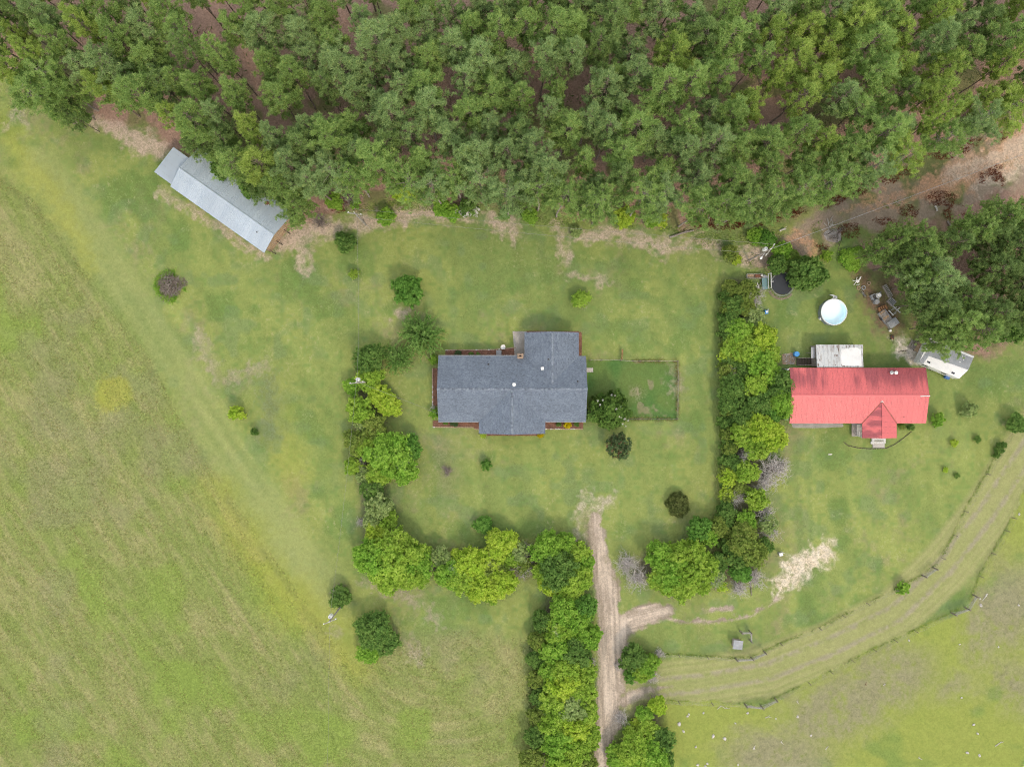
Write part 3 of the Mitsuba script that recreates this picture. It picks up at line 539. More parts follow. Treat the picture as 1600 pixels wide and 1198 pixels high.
Sw = Slope((px0,ry0,ZE2), (px0,py0,ZE2), (pcx,py0,ZPR)); Se = Slope((px1,py0,ZE2), (px1,ry0,ZE2), (pcx,py0,ZPR))
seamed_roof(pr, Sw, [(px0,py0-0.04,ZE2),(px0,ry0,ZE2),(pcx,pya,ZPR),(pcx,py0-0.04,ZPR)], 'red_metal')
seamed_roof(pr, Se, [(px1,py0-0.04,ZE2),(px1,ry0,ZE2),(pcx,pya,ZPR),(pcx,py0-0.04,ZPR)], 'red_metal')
put(pr+'__ridge_cap', tube([[pcx,py0-0.05,ZPR+0.05],[pcx,pya-0.1,ZPR+0.05]],0.07,6), 'red_metal')
for xa in (px0, px1): put(pr+'__valley_flashing', tube([[xa,ry0,ZE2+0.035],[pcx,pya,ZPR+0.035]],0.05,5), 'rust')
put(pr+'__apex_flashing', xf(prism(sg.Polygon([(-0.34,-0.3),(0,0.06),(0.34,-0.3),(0,-0.12)]),0,0.05), pcx, pya+0.12, ZPR+0.07), 'white_paint')
put(pr+'__fascia', box(pcx,py0+0.02,ZE2-0.30,px1-px0,0.10,0.20), 'white_paint')
for xa in (px0+0.15, pcx-0.9, pcx+0.9, px1-0.15): put(R+'__porch_post', box(xa,py0+0.15,0.5,0.12,0.12,ZE2-0.8), 'white_paint')
dk = put(R+'__porch_deck', box(pcx-0.3,(py0+ry0)/2,0.42,px1-px0+0.4,ry0-py0-0.1,0.10), 'wood_grey')
def balusters(key, a, b, z, h, step=0.16, bsdf='white_paint'):
    a, b = np.array(a, float), np.array(b, float); L = np.linalg.norm(b-a); an = math.atan2(*(b-a)[::-1]); c = (a+b)/2
    put(key+'__rail', join([box(c[0],c[1],z+h-0.06,L,0.09,0.06,an), box(c[0],c[1],z+0.08,L,0.06,0.05,an)]), bsdf)
    n = int(L/step); put(key+'__balusters', join([box(*(a+(b-a)*(i+0.5)/n),z+0.12,0.04,0.04,h-0.18,an) for i in range(n)]), bsdf)
# white-railed side landing left of the porch with a dark slatted floor
sx0, sx1 = W(1336.2,0)[0], W(1347,0)[0]; sy1, sy0 = W(0,662.5)[1], W(0,680.5)[1]
ld = put(R+'__side_landing', box((sx0+sx1)/2,(sy0+sy1)/2,0.40,sx1-sx0,sy1-sy0,0.08), 'grey_plastic')
for i in range(9): put(ld+'__slat', box((sx0+sx1)/2+0.18, sy0+0.12+i*0.205, 0.485, 0.62, 0.085, 0.04), 'white_paint')
put(ld+'__edge_board', box(sx0+0.16,(sy0+sy1)/2,0.483,0.3,sy1-sy0,0.05), 'white_paint')
balusters(ld, (sx0,sy0), (sx0,sy1), 0.5, 0.95); balusters(ld, (sx0,sy0), (sx1,sy0), 0.5, 0.95)
st = put(R+'__front_steps', join([box(W(1371.5,0)[0], W(0,687)[1], 0.0, 2.3, 1.1, 0.36)]), 'white_paint')
c = W(1372,694); put(st+'__landing', box(c[0], c[1], 0, 2.0, 1.15, 0.20), 'concrete_pale'); put(st+'__tread', box(W(1371.5,0)[0], W(0,688.6)[1], 0.36, 1.5, 0.30, 0.06), 'rail_wood'); put(st+'__tread', box(W(1361.8,0)[0], W(0,691.5)[1], 0, 0.5, 0.4, 0.3), 'white_paint')
for px, py, rr_ in ((1393.6,582,0.26),(1400.4,582.2,0.24)):
    c = pt(px,py,3.6); z0 = ZE2 + sl*(ry1-c[1])
    k = put(rd+'__roof_vent', join([cyl(c[0],c[1],z0-0.05,rr_*0.75,0.36,14), cyl(c[0],c[1],z0+0.31,rr_*1.25,0.07,16), tube([[c[0],c[1],z0+0.38],[c[0],c[1],z0+0.47]],[rr_*1.25,rr_*0.3],16)]), 'galvanised' if px < 1397 else 'white_plastic', 35)
c = pt(1412,651,3.3); put(rd+'__pipe_vent', cyl(c[0],c[1],ZE2+sl*(c[1]-ry0)-0.05,0.07,0.25,8), 'rubber')
c = W(1231,576); put(R+'__gutter_end', box(rx0-0.15, ry1-0.2, ZE2-0.1, 0.5, 0.16, 0.10, 0.6), 'white_paint')
for py in (579,652): put(R+'__end_cabinet', box(rx0+0.05, W(0,py,2)[1], 0.3, 0.75, 1.0 if py > 600 else 0.7, 1.5), 'galvanised')
for x in (49.5,53,64,67.5): window(R, x, ry0+0.35, 1.2, 1.0, 1.1, 's')
for x in (48.8,62.5,66): window(R, x, ry1-0.35, 1.3, 0.8, 1.0, 'n')
window(R, rx1-0.35, rr, 1.2, 1.0, 1.1, 'e'); door(R, pcx, ry0+0.35, 0.55, 's', 'white_paint')
put(R+'__skirting', box((rx0+rx1)/2,(ry0+ry1)/2,0,rx1-rx0-0.62,ry1-ry0-0.62,0.6), 'wood_grey')
struct('gravel_strip', prism(ragged(poly([(1236,661),(1316,661),(1318,667),(1290,668.5),(1238,668.5)]),0.15,0.4,8),0,0.03), 'concrete', 'pale gravel strip along the front of the red-roofed house')
k = thing('garden_edging', 'thin dark curved lawn edging around the front porch of the red-roofed house', 'edging')
pts = [W(*q, 0.06) for q in ((1318,690),(1325,696),(1340,699.5),(1358,701),(1385,700),(1398,694),(1412,684),(1424,674))]
put(k+'__strip', tube(np.array(pts), 0.06, 6), 'wood_dark')
# rear lean-to with old tin roof
bx0, bx1 = pt(1276,0,2.9)[0], pt(1348.5,0,2.9)[0]; by1, by0 = pt(0,538.3,2.7)[1], pt(0,573.2,3.0)[1]
k = thing('back_porch', 'lean-to porch with streaked rusty white tin roof behind the red roof', 'porch')
bo = put(k+'__roof', slab([(bx0,by0,2.98),(bx1,by0,2.98),(bx1,by1,2.62),(bx0,by1,2.62)],0.07), 'old_tin')
Sb = Slope((bx0,by0,2.99),(bx1,by0,2.99),(bx0,by1,2.63)); seamed_roof(bo, Sb, [(bx0,by0,2.99),(bx1,by0,2.99),(bx1,by1-0.03,2.63),(bx0,by1-0.03,2.63)], 'old_tin', 0.62, 0.31, 0.025)
cp = ragged(sg.box(Sb.L*0.53, Sb.D*0.06, Sb.L*0.965, Sb.D*0.80).union(sg.box(Sb.L*0.73, Sb.D*0.5, Sb.L*0.90, Sb.D*0.86)), 0.22, 0.3, 5, 1.3)
put(bo+'__white_coating', Sb.lift(prism(cp, 0.03, 0.025)), 'white_coating'); labels[bo+'__white_coating'] = {'label': 'bright white coated patch on the right half'}
for x in (bx0+0.15, (bx0+bx1)/2, bx1-0.15): put(k+'__post', box(x,by1-0.15,0,0.12,0.12,2.6), 'wood_grey')
put(k+'__floor', box((bx0+bx1)/2,(by0+by1)/2,0.45,bx1-bx0-0.3,by1-by0-0.3,0.1), 'wood_grey'); put(k+'__trim', box(bx1+0.03,(by0+by1)/2,2.62,0.05,by1-by0,0.14), 'white_paint')
put(k+'__side_screen', box(bx0-0.32,W(0,551,2)[1],2.1,0.60,1.8,0.05), 'galvanised'); put(k+'__side_screen_post', box(bx0-0.58,W(0,551,2)[1],0,0.08,0.08,2.1), 'wood_grey')
k = thing('back_stairs', 'dark wooden stair with grey handrails left of the tin-roofed porch', 'stairs')
ax, bx_ = W(1244,0)[0], W(1276,0)[0]; yc, ww = W(0,565)[1], 1.15
for i in range(7):
    put(k+'__tread', box(ax+0.2+i*0.46, yc, 0.06+i*0.062, 0.40, ww, 0.05), 'wood_dark')
for s in (-1, 1):
    put(k+'__handrail', tube([[ax,yc+s*ww/2,0.85],[bx_,yc+s*ww/2,1.35]],0.045,5), 'wood_grey')
    put(k+'__stringer', hexa(np.array([[ax,yc+s*ww/2-0.03,0],[bx_,yc+s*ww/2-0.03,0.2],[bx_,yc+s*ww/2+0.03,0.2],[ax,yc+s*ww/2+0.03,0]]), np.array([[ax,yc+s*ww/2-0.03,0.1],[bx_,yc+s*ww/2-0.03,0.55],[bx_,yc+s*ww/2+0.03,0.55],[ax,yc+s*ww/2+0.03,0.1]])), 'wood_dark')
    for i in range(4): put(k+'__rail_post', box(ax+0.1+i*1.0, yc+s*ww/2, 0, 0.09, 0.09, 0.9+i*0.15), 'wood_grey')
pv = struct('paving', prism(ragged(poly([(1223,554),(1238,551),(1244,560),(1243,569.5),(1223,569.5)]),0.2,0.4,3),0,0.02), 'wood_tan', 'patch of loose tan paving bricks at the foot of the dark stair')
rng = np.random.default_rng(5)
for i in range(9):
    for j in range(9):
        if (i < 2 and j > 6) or rng.random() < 0.12: continue
        c = W(1224.3+i*2.15+0.35*(j % 2), 553.6+j*1.85); put(pv+'__brick', box(c[0],c[1],0.01,0.20,0.165,0.045+0.02*rng.random(),0.2*(rng.random()-0.5)), ('concrete_pale','brick_tan','concrete')[rng.integers(3)])
k = thing('rain_barrel', 'bright blue plastic barrel with lid beside the dark back stair', 'barrel'); c = W(1241.8,553.3)
put(k+'__barrel', tube([[c[0],c[1],z] for z in (0,0.08,0.3,0.55,0.8,0.88)],[0.36,0.41,0.45,0.46,0.43,0.41],20), 'blue_plastic', 40); put(k+'__lid', join([cyl(c[0],c[1],0.88,0.44,0.05,22), ring(c[0],c[1],0.93,0.40,0.025), cyl(c[0]-0.15,c[1],0.92,0.06,0.04,8)]), 'blue_plastic', 40)

# ---- barn with lean-to
B = thing('barn', 'long silvery tin-roofed barn half hidden by trees, upper left', 'barn')
def bp(px, py, z): return W(px, py, z)
ridA, ridB = bp(280.3,262.3,4.6), bp(428.3,367,4.6); eA, eB = bp(266.8,291.8,3.6), bp(413,396.5,3.6)
axis = (ridB-ridA); axis /= np.linalg.norm(axis); out_sw = (eA-ridA); out_sw[2] = 0; out_sw -= axis*(out_sw @ axis); wsw = np.linalg.norm(out_sw); out_sw /= wsw
Lb = np.linalg.norm(ridB-ridA); eA = ridA + out_sw*wsw - [0,0,1.0]; eB = eA + axis*Lb
nA = ridA - out_sw*4.9 - [0,0,1.35]; nB = nA + axis*Lb
br = put(B+'__roof', join([slab([eA,eB,ridB,ridA],0.10), slab([ridA,ridB,nB,nA],0.10)]), 'galvanised')
Sa = Slope(eA,eB,ridA); seamed_roof(br, Sa, [eA,eB,ridB,ridA], 'tin', 0.92, 0.305, 0.04)
Sc = Slope(nB,nA,ridB); seamed_roof(br, Sc, [nA,nB,ridB,ridA], 'tin', 0.92, 0.305, 0.04)
put(br+'__ridge_cap', tube([ridA+[0,0,0.03],ridB+[0,0,0.03]],0.13,6), 'tin')
c = eA + axis*Lb*0.86 + (ridA-eA)*0.62; put(br+'__roof_stub', cyl(c[0],c[1],c[2],0.09,0.25,8), 'rubber')
c = nA + axis*Lb*0.78 + (ridA-nA)*0.28; put(br+'__rust_patch', xf(prism(ragged(sg.Point(0,0).buffer(0.42),0.2,0.2,4,2.0),0,0.01), c[0], c[1], c[2]+0.065, 0, 1, (0.25,[0.6,0.8,0])), 'rust')
# lean-to on the left end, sheets running along the barn
l0, l1 = bp(241,269,3.0), bp(271,230,3.0); lv = (l1-l0); lv[2]=0; lw = np.linalg.norm(lv); lv /= lw
q0, q1 = l0, l0 + lv*lw; q2, q3 = q1 + axis*5.2 + [0,0,0.42], q0 + axis*5.2 + [0,0,0.42]
lt = put(B+'__lean_to_roof', slab([q0,q3,q2,q1],0.08), 'galvanised')
Sl = Slope(q0,q1,q3); seamed_roof(lt, Sl, [q0,q1,q2,q3], 'tin', 0.92, 0.46, 0.04)
def wall_line(a, b, h0, h1, th=0.12):
    a, b = np.array(a[:2]), np.array(b[:2]); d = (b-a)/np.linalg.norm(b-a); n = np.array([-d[1], d[0]])*th/2
    bb = np.array([[*(a-n),0],[*(b-n),0],[*(b+n),0],[*(a+n),0]]); tt = bb.copy(); tt[[0,3],2] = h0; tt[[1,2],2] = h1; return hexa(bb, tt)
i0 = 0.6
A1, B1 = eA - out_sw*i0 + axis*i0, eB - out_sw*i0 - axis*i0; A2, B2 = nA + out_sw*i0 + axis*i0, nB + out_sw*i0 - axis*i0; RA, RB = ridA + axis*i0, ridB - axis*i0
put(B+'__wall', join([wall_line(A1,B1,3.4,3.4), wall_line(A2,B2,3.1,3.1), wall_line(A1,RA,3.4,4.35), wall_line(RA,A2,4.35,3.1), wall_line(B1,RB,3.4,4.35), wall_line(RB,B2,4.35,3.1)]), 'wood_dark')
for t in (0.02, 0.34, 0.66, 0.98):
    c = q0 + lv*lw*t + axis*0.2; put(B+'__post', cyl(c[0],c[1],0,0.09,2.9,8), 'post_wood')
# boarded gable end with dark red rake trim and posts
pE = [B1, RB, B2]; g2 = axis*0.09
ew = np.array([[*B1[:2],0],[*B2[:2],0],[*B2[:2],3.08],[*RB[:2],4.32],[*B1[:2],3.38]])
Lw = np.linalg.norm(B2[:2]-B1[:2]); dw = (B2-B1)[:3]*[1,1,0]; dw /= np.linalg.norm(dw); tr_ = (RB-B1)@dw
for i in range(int(Lw/0.29)):
    t0_, t1_ = i*0.29+0.012, (i+1)*0.29-0.012; hh = lambda t: (3.34+(4.30-3.34)*t/tr_) if t < tr_ else (4.30+(3.04-4.30)*(t-tr_)/(Lw-tr_))
    q = [B1*[1,1,0]+dw*t0_+axis*0.065, B1*[1,1,0]+dw*t1_+axis*0.065]; n_ = axis*(0.03+0.006*(i % 3)); lo = np.array([q[0],q[1],q[1]+n_,q[0]+n_]); up = lo.copy(); up[[0,3],2] = hh(t0_); up[[1,2],2] = hh(t1_)
    put(B+'__board', hexa(lo, up), 'wood_tan' if i % 5 else 'brick_tan')
for a_, b_ in ((B1,RB),(RB,B2)):
    za, zb = (3.36,4.30) if a_ is B1 else (4.30,3.06); put(B+'__rake_trim', tube([np.array([*a_[:2],za])+axis*0.16, np.array([*b_[:2],zb])+axis*0.16],0.10,5), 'rust')
for t in (0.03,0.30,0.62,0.97): q = B1*[1,1,0]+dw*Lw*t+axis*0.9; put(B+'__fence_post', cyl(q[0],q[1],0,0.08,1.5,8), 'wood_dark'); put(B+'__fence_rail', tube([q+[0,0,1.1], q-axis*0.8+[0,0,1.1]],0.06,5), 'wood_dark')

# ---- camper by the pines
k = thing('camper_trailer', 'white camper trailer with grey rear roof half under the pines', 'camper')
ca = math.atan2(-(573.6-548), 1509.5-1450); e0, e1 = W(1436,565.5,2.3), W(1498.5,591.5,2.3); ax = (e1-e0); ax[2] = 0; CL = np.linalg.norm(ax); ax /= CL; up_ = np.array([-ax[1], ax[0], 0])
def cpt(a, b, z): return e0*[1,1,0] + ax*a + up_*b + np.array([0,0,z])
nose = 0.0
body = [cpt(0,0,0.55), cpt(CL,0,0.55), cpt(CL+0.75,1.9,0.55), cpt(CL+0.9,4.4,0.55), cpt(0.2,4.4,0.55)]
def loft(poly3, z0, z1): 
    p2 = sg.Polygon([q[:2] for q in poly3]); return prism(p2, z0, z1-z0)
put(k+'__body', loft(body, 0.55, 2.28), 'camper_white')
rw_ = [cpt(0.75,0.0,2.30), cpt(CL,0.0,2.30), cpt(CL+0.78,1.9,2.42), cpt(1.0,1.5,2.42)]
def plate(q, th): 
    q = np.array(q); n = len(q); v = np.vstack([q-[0,0,th], q]); f = [[n+i, n+i+1, n+n-1] for i in range(0)]
    for i in range(1, n-1): f += [[n, n+i, n+i+1], [0, i+1, i]]
    for i in range(n): j = (i+1) % n; f += [[i, j, n+j], [i, n+j, n+i]]
    return v, np.array(f)
rk = put(k+'__roof', plate(rw_, 0.10), 'white_coating')
put(k+'__rear_roof', plate([cpt(1.0,1.52,2.42), cpt(CL+0.78,1.92,2.42), cpt(CL+0.92,4.45,2.26), cpt(0.2,4.45,2.26)], 0.10), 'camper_grey'); labels[k+'__rear_roof'] = {'label': 'weathered grey rear half of the roof'}
put(k+'__front_roof', plate([cpt(-0.05,-0.02,2.28), cpt(0.74,-0.02,2.28), cpt(0.98,1.5,2.40), cpt(0.98,4.4,2.27), cpt(0.15,4.4,2.25)], 0.08), 'camper_grey')
for a_, b_ in ((1.45,0.55),(5.9,0.45)): c = cpt(a_,b_,2.3); put(rk+'__vent', box(c[0],c[1],2.30,0.50,0.28,0.13,math.atan2(ax[1],ax[0])), 'dark_glass')
for i in range(4): c = cpt(CL-1.0+0.45*(i%2), 2.6+0.5*i, 2.3); put(k+'__roof_debris', box(c[0],c[1],2.36,0.14,0.14,0.05), 'white_plastic')
put(k+'__blue_tarp', box(*cpt(CL-1.0,-0.22,0)[:2],0.3,0.75,0.42,0.55,math.atan2(ax[1],ax[0])), 'blue_tarp')
for a_ in (2.6,3.5): put(k+'__wheel', tube([cpt(a_,0.02,0.36),cpt(a_,0.22,0.36)],0.36,16), 'rubber')
for a_ in (1.5,4.9): q = cpt(a_,-0.02,0); put(k+'__window', box(q[0],q[1],1.3,1.0,0.05,0.6,math.atan2(ax[1],ax[0])), 'window_glass')

# ------------------------------------------------------------------ yard things
def stave_ring(x, y, R, z0, z1, th, n=36):
    p = sg.Point(0,0).buffer(R, n//2).difference(sg.Point(0,0).buffer(R-th, n//2)); v, f = prism(p, z0, z1-z0); return v + [x, y, 0], f
k = thing('swimming_pool', 'round above-ground pool with pale water and grey wall', 'pool'); c = W(1303.2,487.4,1.2); PR = 2.19
put(k+'__wall', stave_ring(c[0],c[1],PR,0,1.20,0.05), 'pool_wall', 30); put(k+'__rim', ring(c[0],c[1],1.21,PR-0.03,0.075,40,6), 'white_plastic', 50)
put(k+'__liner', join([stave_ring(c[0],c[1],PR-0.055,0.06,1.17,0.02), cyl(c[0],c[1],0.03,PR-0.06,0.04,36)]), 'pool_liner', 30)
wv, wf = sheet(sg.Point(c[0],c[1]).buffer(PR-0.085,18), 1.02); put(k+'__water', (wv, wf), 'pool_water')
for i in range(12):
    a = i*math.pi/6; put(k+'__upright', box(c[0]+(PR+0.05)*math.cos(a), c[1]+(PR+0.05)*math.sin(a), 0, 0.09, 0.16, 1.18, a), 'pool_wall')
k = thing('pool_ladder', 'small white A-frame ladder at the upper edge of the round pool', 'ladder'); l = c + np.array([-0.05,PR+0.12,0])
for s in (-0.27,0.27):
    put(k+'__side_rail', join([tube([[l[0]+s,l[1]-0.25,0.4],[l[0]+s,l[1]+0.05,1.75],[l[0]+s,l[1]+0.25,1.75],[l[0]+s,l[1]+0.75,0]],0.045,6)]), 'white_plastic')
for i in range(4): put(k+'__step', box(l[0],l[1]+0.68-i*0.12,0.3+i*0.36,0.5,0.16,0.05), 'white_plastic')
put(k+'__platform', box(l[0],l[1]+0.14,1.62,0.5,0.28,0.05), 'grey_plastic')
k = thing('pool_pump', 'small pale pool filter pump with hose beside the lower left of the pool', 'pump'); q = W(1281,499.5)
put(k+'__filter', join([cyl(q[0]-0.1,q[1]+0.12,0.05,0.16,0.5,12), cyl(q[0]-0.1,q[1]+0.12,0.55,0.19,0.08,12)]), 'white_plastic'); put(k+'__motor', tube([[q[0]-0.35,q[1]+0.35,0.2],[q[0]+0.1,q[1]+0.3,0.2]],0.13,10), 'grey_plastic')
put(k+'__hose', tube([[q[0],q[1]+0.1,0.45],[q[0]+0.35,q[1]+0.25,0.55],[q[0]+0.6,q[1]+0.45,0.7]],0.045,6), 'white_plastic'); put(k+'__skimmer', tube([[q[0]-0.05,q[1]-0.1,0.3],[q[0]+0.3,q[1]+0.2,0.8]],0.05,6), 'white_plastic')

k = thing('trampoline', 'round black trampoline partly hidden under the tree by the utility pole', 'trampoline'); c = W(1222.5,444,0.85); TR = 1.95
put(k+'__mat', cyl(c[0],c[1],0.83,TR-0.16,0.012,40), 'trampoline_mat'); put(k+'__frame', ring(c[0],c[1],0.85,TR,0.045,44,6), 'galvanised', 50)
a = np.arange(72)*2*np.pi/72; put(k+'__springs', join([tube([[c[0]+(TR-0.16)*math.cos(t),c[1]+(TR-0.16)*math.sin(t),0.84],[c[0]+(TR-0.03)*math.cos(t),c[1]+(TR-0.03)*math.sin(t),0.85]],0.012,4) for t in a]), 'steel_wire')
labels[k+'__springs'] = {'kind':'stuff'}
for i in range(6):
    t = i*math.pi/3+0.3; put(k+'__leg', tube([[c[0]+TR*math.cos(t-0.17),c[1]+TR*math.sin(t-0.17),0.83],[c[0]+(TR+0.03)*math.cos(t-0.17),c[1]+(TR+0.03)*math.sin(t-0.17),0.04],[c[0]+(TR+0.03)*math.cos(t+0.17),c[1]+(TR+0.03)*math.sin(t+0.17),0.04],[c[0]+TR*math.cos(t+0.17),c[1]+TR*math.sin(t+0.17),0.83]],0.03,6), 'galvanised')
def arcpts(R_, z, a0, a1, n): return [[c[0]+0.1+R_*math.cos(t), c[1]-0.15+R_*math.sin(t), z] for t in np.linspace(math.radians(a0), math.radians(a1), n)]
for j, (R_, z) in enumerate(((TR+0.17,0.25),(TR+0.30,0.16),(TR+0.42,0.08))): put(k+'__fallen_net_pole', tube(arcpts(R_, z, 205, 322, 9), 0.045, 5), 'wood_grey' if j != 1 else 'brick_tan')

k = thing('pipe_frame', 'white pipe frame standing left of the black trampoline', 'frame'); a_, b_ = W(1199.3,428.5), W(1199.6,451.5)
put(k+'__post', tube([[a_[0],a_[1],0],[a_[0],a_[1],1.6]],0.05,8), 'white_plastic'); put(k+'__post', tube([[b_[0],b_[1],0],[b_[0],b_[1],1.6]],0.05,8), 'white_plastic')
for z, o in ((1.6,0.0),(1.0,-0.22)): put(k+'__bar', tube([[a_[0]+o,a_[1],z],[b_[0]+o,b_[1],z]],0.06,8), 'white_plastic')
q = W(1204,441.3); put(k+'__bar', tube([[a_[0],q[1],1.3],[q[0]+0.1,q[1],1.1]],0.05,6), 'white_plastic')
k = thing('wood_pen', 'low rectangular wooden pen with brown floor left of the pipe frame', 'pen'); c = W(1178,432)
for dx, dy, sx, sy in ((0,0.36,2.7,0.09),(0,-0.36,2.7,0.09),(-1.33,0,0.09,0.66),(1.33,0,0.09,0.66)): put(k+'__board', box(c[0]+dx,c[1]+dy,0,sx,sy,0.5,0.0), 'rail_wood')
put(k+'__floor', box(c[0],c[1],0,2.5,0.6,0.08), 'wood_tan'); put(k+'__dark_lid', box(c[0]+0.55,c[1],0.36,0.9,0.62,0.05), 'rust')
k = thing('ball', 'small white ball lying beside the wooden pen', 'ball'); c = W(1188.6,431,0.2); m_ = trimesh.creation.icosphere(2,0.17); put(k, xf(tm(m_), c[0], c[1], 0.62), 'white_plastic', True)
k = thing('play_table', 'teal and grey plastic play table with clutter left of the white pipe frame', 'table'); c = W(1193,444)
put(k+'__top', box(c[0],c[1],0.55,0.9,1.9,0.06,0.05), 'teal_plastic'); put(k+'__top', box(c[0]+0.15,c[1]+1.1,0.40,0.8,0.7,0.06,-0.3), 'galvanised')
for dx, dy in ((-0.38,-0.85),(0.38,-0.85),(-0.38,0.85),(0.38,0.85)): put(k+'__leg', box(c[0]+dx,c[1]+dy,0,0.07,0.07,0.55), 'grey_plastic')
for i,(dx,dy,r_) in enumerate(((-0.75,-0.5,0.2),(-1.0,-0.2,0.3),(-0.5,0.3,-0.4),(-1.3,-0.4,0.9))): put(k+'__loose_slat', box(c[0]+dx,c[1]+dy,0.05+0.06*i,0.12,1.0,0.05,r_), 'white_paint' if i % 2 else 'wood_grey')
k = thing('kids_chair', 'blue and white plastic chair at the hedge below the pipe frame', 'chair'); c = W(1196,488)
put(k+'__seat', box(c[0],c[1],0.32,0.62,0.6,0.06,0.1), 'blue_plastic'); put(k+'__backrest', box(c[0]-0.34,c[1],0.36,0.09,0.62,0.5,0.1), 'blue_plastic'); put(k+'__cushion', box(c[0]+0.08,c[1]+0.05,0.39,0.34,0.3,0.06,0.3), 'white_plastic')
for dx, dy in ((-.25,-.25),(.25,-.25),(.25,.25),(-.25,.25)): put(k+'__leg', box(c[0]+dx,c[1]+dy,0,0.06,0.06,0.32), 'blue_plastic')
put(k+'__towel', box(c[0]+0.32,c[1]+0.28,0.30,0.16,0.55,0.06,0.0), 'galvanised')

# ---- heap of discarded things under the pines
rng = np.random.default_rng(77)
def crate(base, label, px, py, L, Wd, h, rot, bsdf, slats=5, cat='crate', fill=None):
    k = thing(base, label, cat); c = W(px, py); ca, sa2 = math.cos(rot), math.sin(rot)
    def at(a, b): return c[0]+a*ca-b*sa2, c[1]+a*sa2+b*ca
    for s in (-1,1):
        put(k+'__side_board', box(*at(0, s*(Wd/2-0.03)), 0.06, L, 0.05, h, rot), bsdf); put(k+'__end_board', box(*at(s*(L/2-0.03), 0), 0.06, 0.05, Wd-0.12, h, rot), bsdf)
    for i in range(slats): put(k+'__slat', box(*at(-L/2+L*(i+0.5)/slats, 0), 0.02 if fill is None else h-0.03, L/slats*0.62, Wd-0.14, 0.04, rot), bsdf if fill is None else fill)
    return k
crate('plant_rack', 'long grey slatted wooden rack, uppermost of the discarded wood under the pines', 1385, 455, 2.3, 0.65, 0.5, -1.05, 'wood_grey', 8, 'rack', 'rail_wood')
crate('wooden_crate', 'square grey slatted crate in the middle of the discarded wood', 1391, 471.5, 1.25, 1.05, 0.5, -0.75, 'wood_grey', 5, 'crate', 'galvanised')
crate('wooden_crate', 'orange-brown wooden crate next to the white metal drums', 1377.5, 482, 1.45, 0.75, 0.4, 0.42, 'wood_orange', 4, 'crate', 'wood_orange')
k = crate('utility_trailer', 'flat utility trailer with brown bed and grey side rails at the lawn edge', 1381, 495, 2.25, 1.35, 0.55, -0.95, 'galvanised', 0, 'trailer')
c = W(1381,495); 
for i in range(6): q = np.array([math.cos(-0.95), math.sin(-0.95)])*(-0.92+0.37*i); put(k+'__bed_plank', box(c[0]+q[0], c[1]+q[1], 0.40, 0.35, 1.2, 0.04, -0.95), 'wood_grey' if i % 3 else 'wood_tan')
for s in (-1,1): q = np.array([-math.sin(-0.95), math.cos(-0.95)])*s*0.74; put(k+'__wheel', tube([[c[0]+q[0]*0.93,c[1]+q[1]*0.93,0.26],[c[0]+q[0]*1.14,c[1]+q[1]*1.14,0.26]],0.26,14), 'rubber')
k = thing('storage_bench', 'grey metal box with ribbed lid, lowest of the discarded heap', 'box'); c = W(1392,505)
put(k+'__box', box(c[0],c[1],0,1.75,1.15,0.75,0.62), 'galvanised'); 
for i in range(7): q = np.array([math.cos(0.62), math.sin(0.62)])*(-0.75+0.25*i); put(k+'__lid_slat', box(c[0]+q[0],c[1]+q[1],0.752,0.21,1.22,0.035,0.62), 'galvanised')
k = thing('wood_rail', 'pale grey board ladder lying across timber right of the flat trailer', 'boards'); c = W(1396,484)
for i,(dx,dy,L_,r_) in enumerate(((-0.2,0.55,1.9,-0.75),(0.35,0.15,1.9,-0.75),(-0.55,-0.1,0.8,0.6),(0.1,-0.45,0.9,0.6),(0.6,0.1,0.8,0.6),(-0.15,-0.8,0.9,0.55),(0.0,0.25,0.8,0.6),(-0.7,-0.55,1.2,-0.8))): put(k+'__board', box(c[0]+dx,c[1]+dy,0.08+0.055*i,L_,0.16,0.05,r_), 'white_paint' if i % 3 == 1 else 'rail_wood')
for (px,py,bs,lab) in ((1369.5,462,'white_plastic','white dented metal drum lid up among brown litter'),(1366.5,472,'galvanised','grey metal tub below the white drum')):
    k = thing('metal_drum', lab, 'drum'); c = W(px,py); put(k+'__body', tube([[c[0],c[1],0],[c[0]+0.03,c[1],0.5],[c[0],c[1],0.8]],[0.40,0.46,0.42],14), bs, 40); put(k+'__lid', ring(c[0],c[1],0.80,0.36,0.05,20), 'galvanised' if bs == 'white_plastic' else 'grey_plastic'); put(k+'__handle', box(c[0]+0.3,c[1]+0.42,0.2,0.5,0.14,0.4,0.5), 'grey_plastic')
k = thing('scrap_appliance', 'dark grey appliance shell left of the white drum', 'appliance'); c = W(1362.5,464.5); put(k+'__shell', box(c[0],c[1],0,0.7,0.9,0.6,0.4), 'grey_plastic'); put(k+'__door', box(c[0]+0.1,c[1],0.602,0.5,0.7,0.03,0.4), 'rubber')
k = thing('plastic_chair', 'toppled white plastic chair, upper left of the discarded heap', 'chair'); c = W(1338.5,440)
put(k+'__seat', box(c[0],c[1],0.28,0.5,0.5,0.06,0.6), 'white_plastic'); put(k+'__backrest', box(c[0]+0.35,c[1]+0.45,0.15,0.16,0.8,0.3,-0.5), 'white_plastic')
for i,(dx,dy,r_) in enumerate(((-0.4,-0.35,0.9),(-0.5,0.1,-0.3),(0.1,-0.55,0.2),(-0.15,0.42,1.3))): put(k+'__leg', box(c[0]+dx,c[1]+dy,0.1+0.04*i,0.6,0.09,0.07,r_), 'white_plastic')
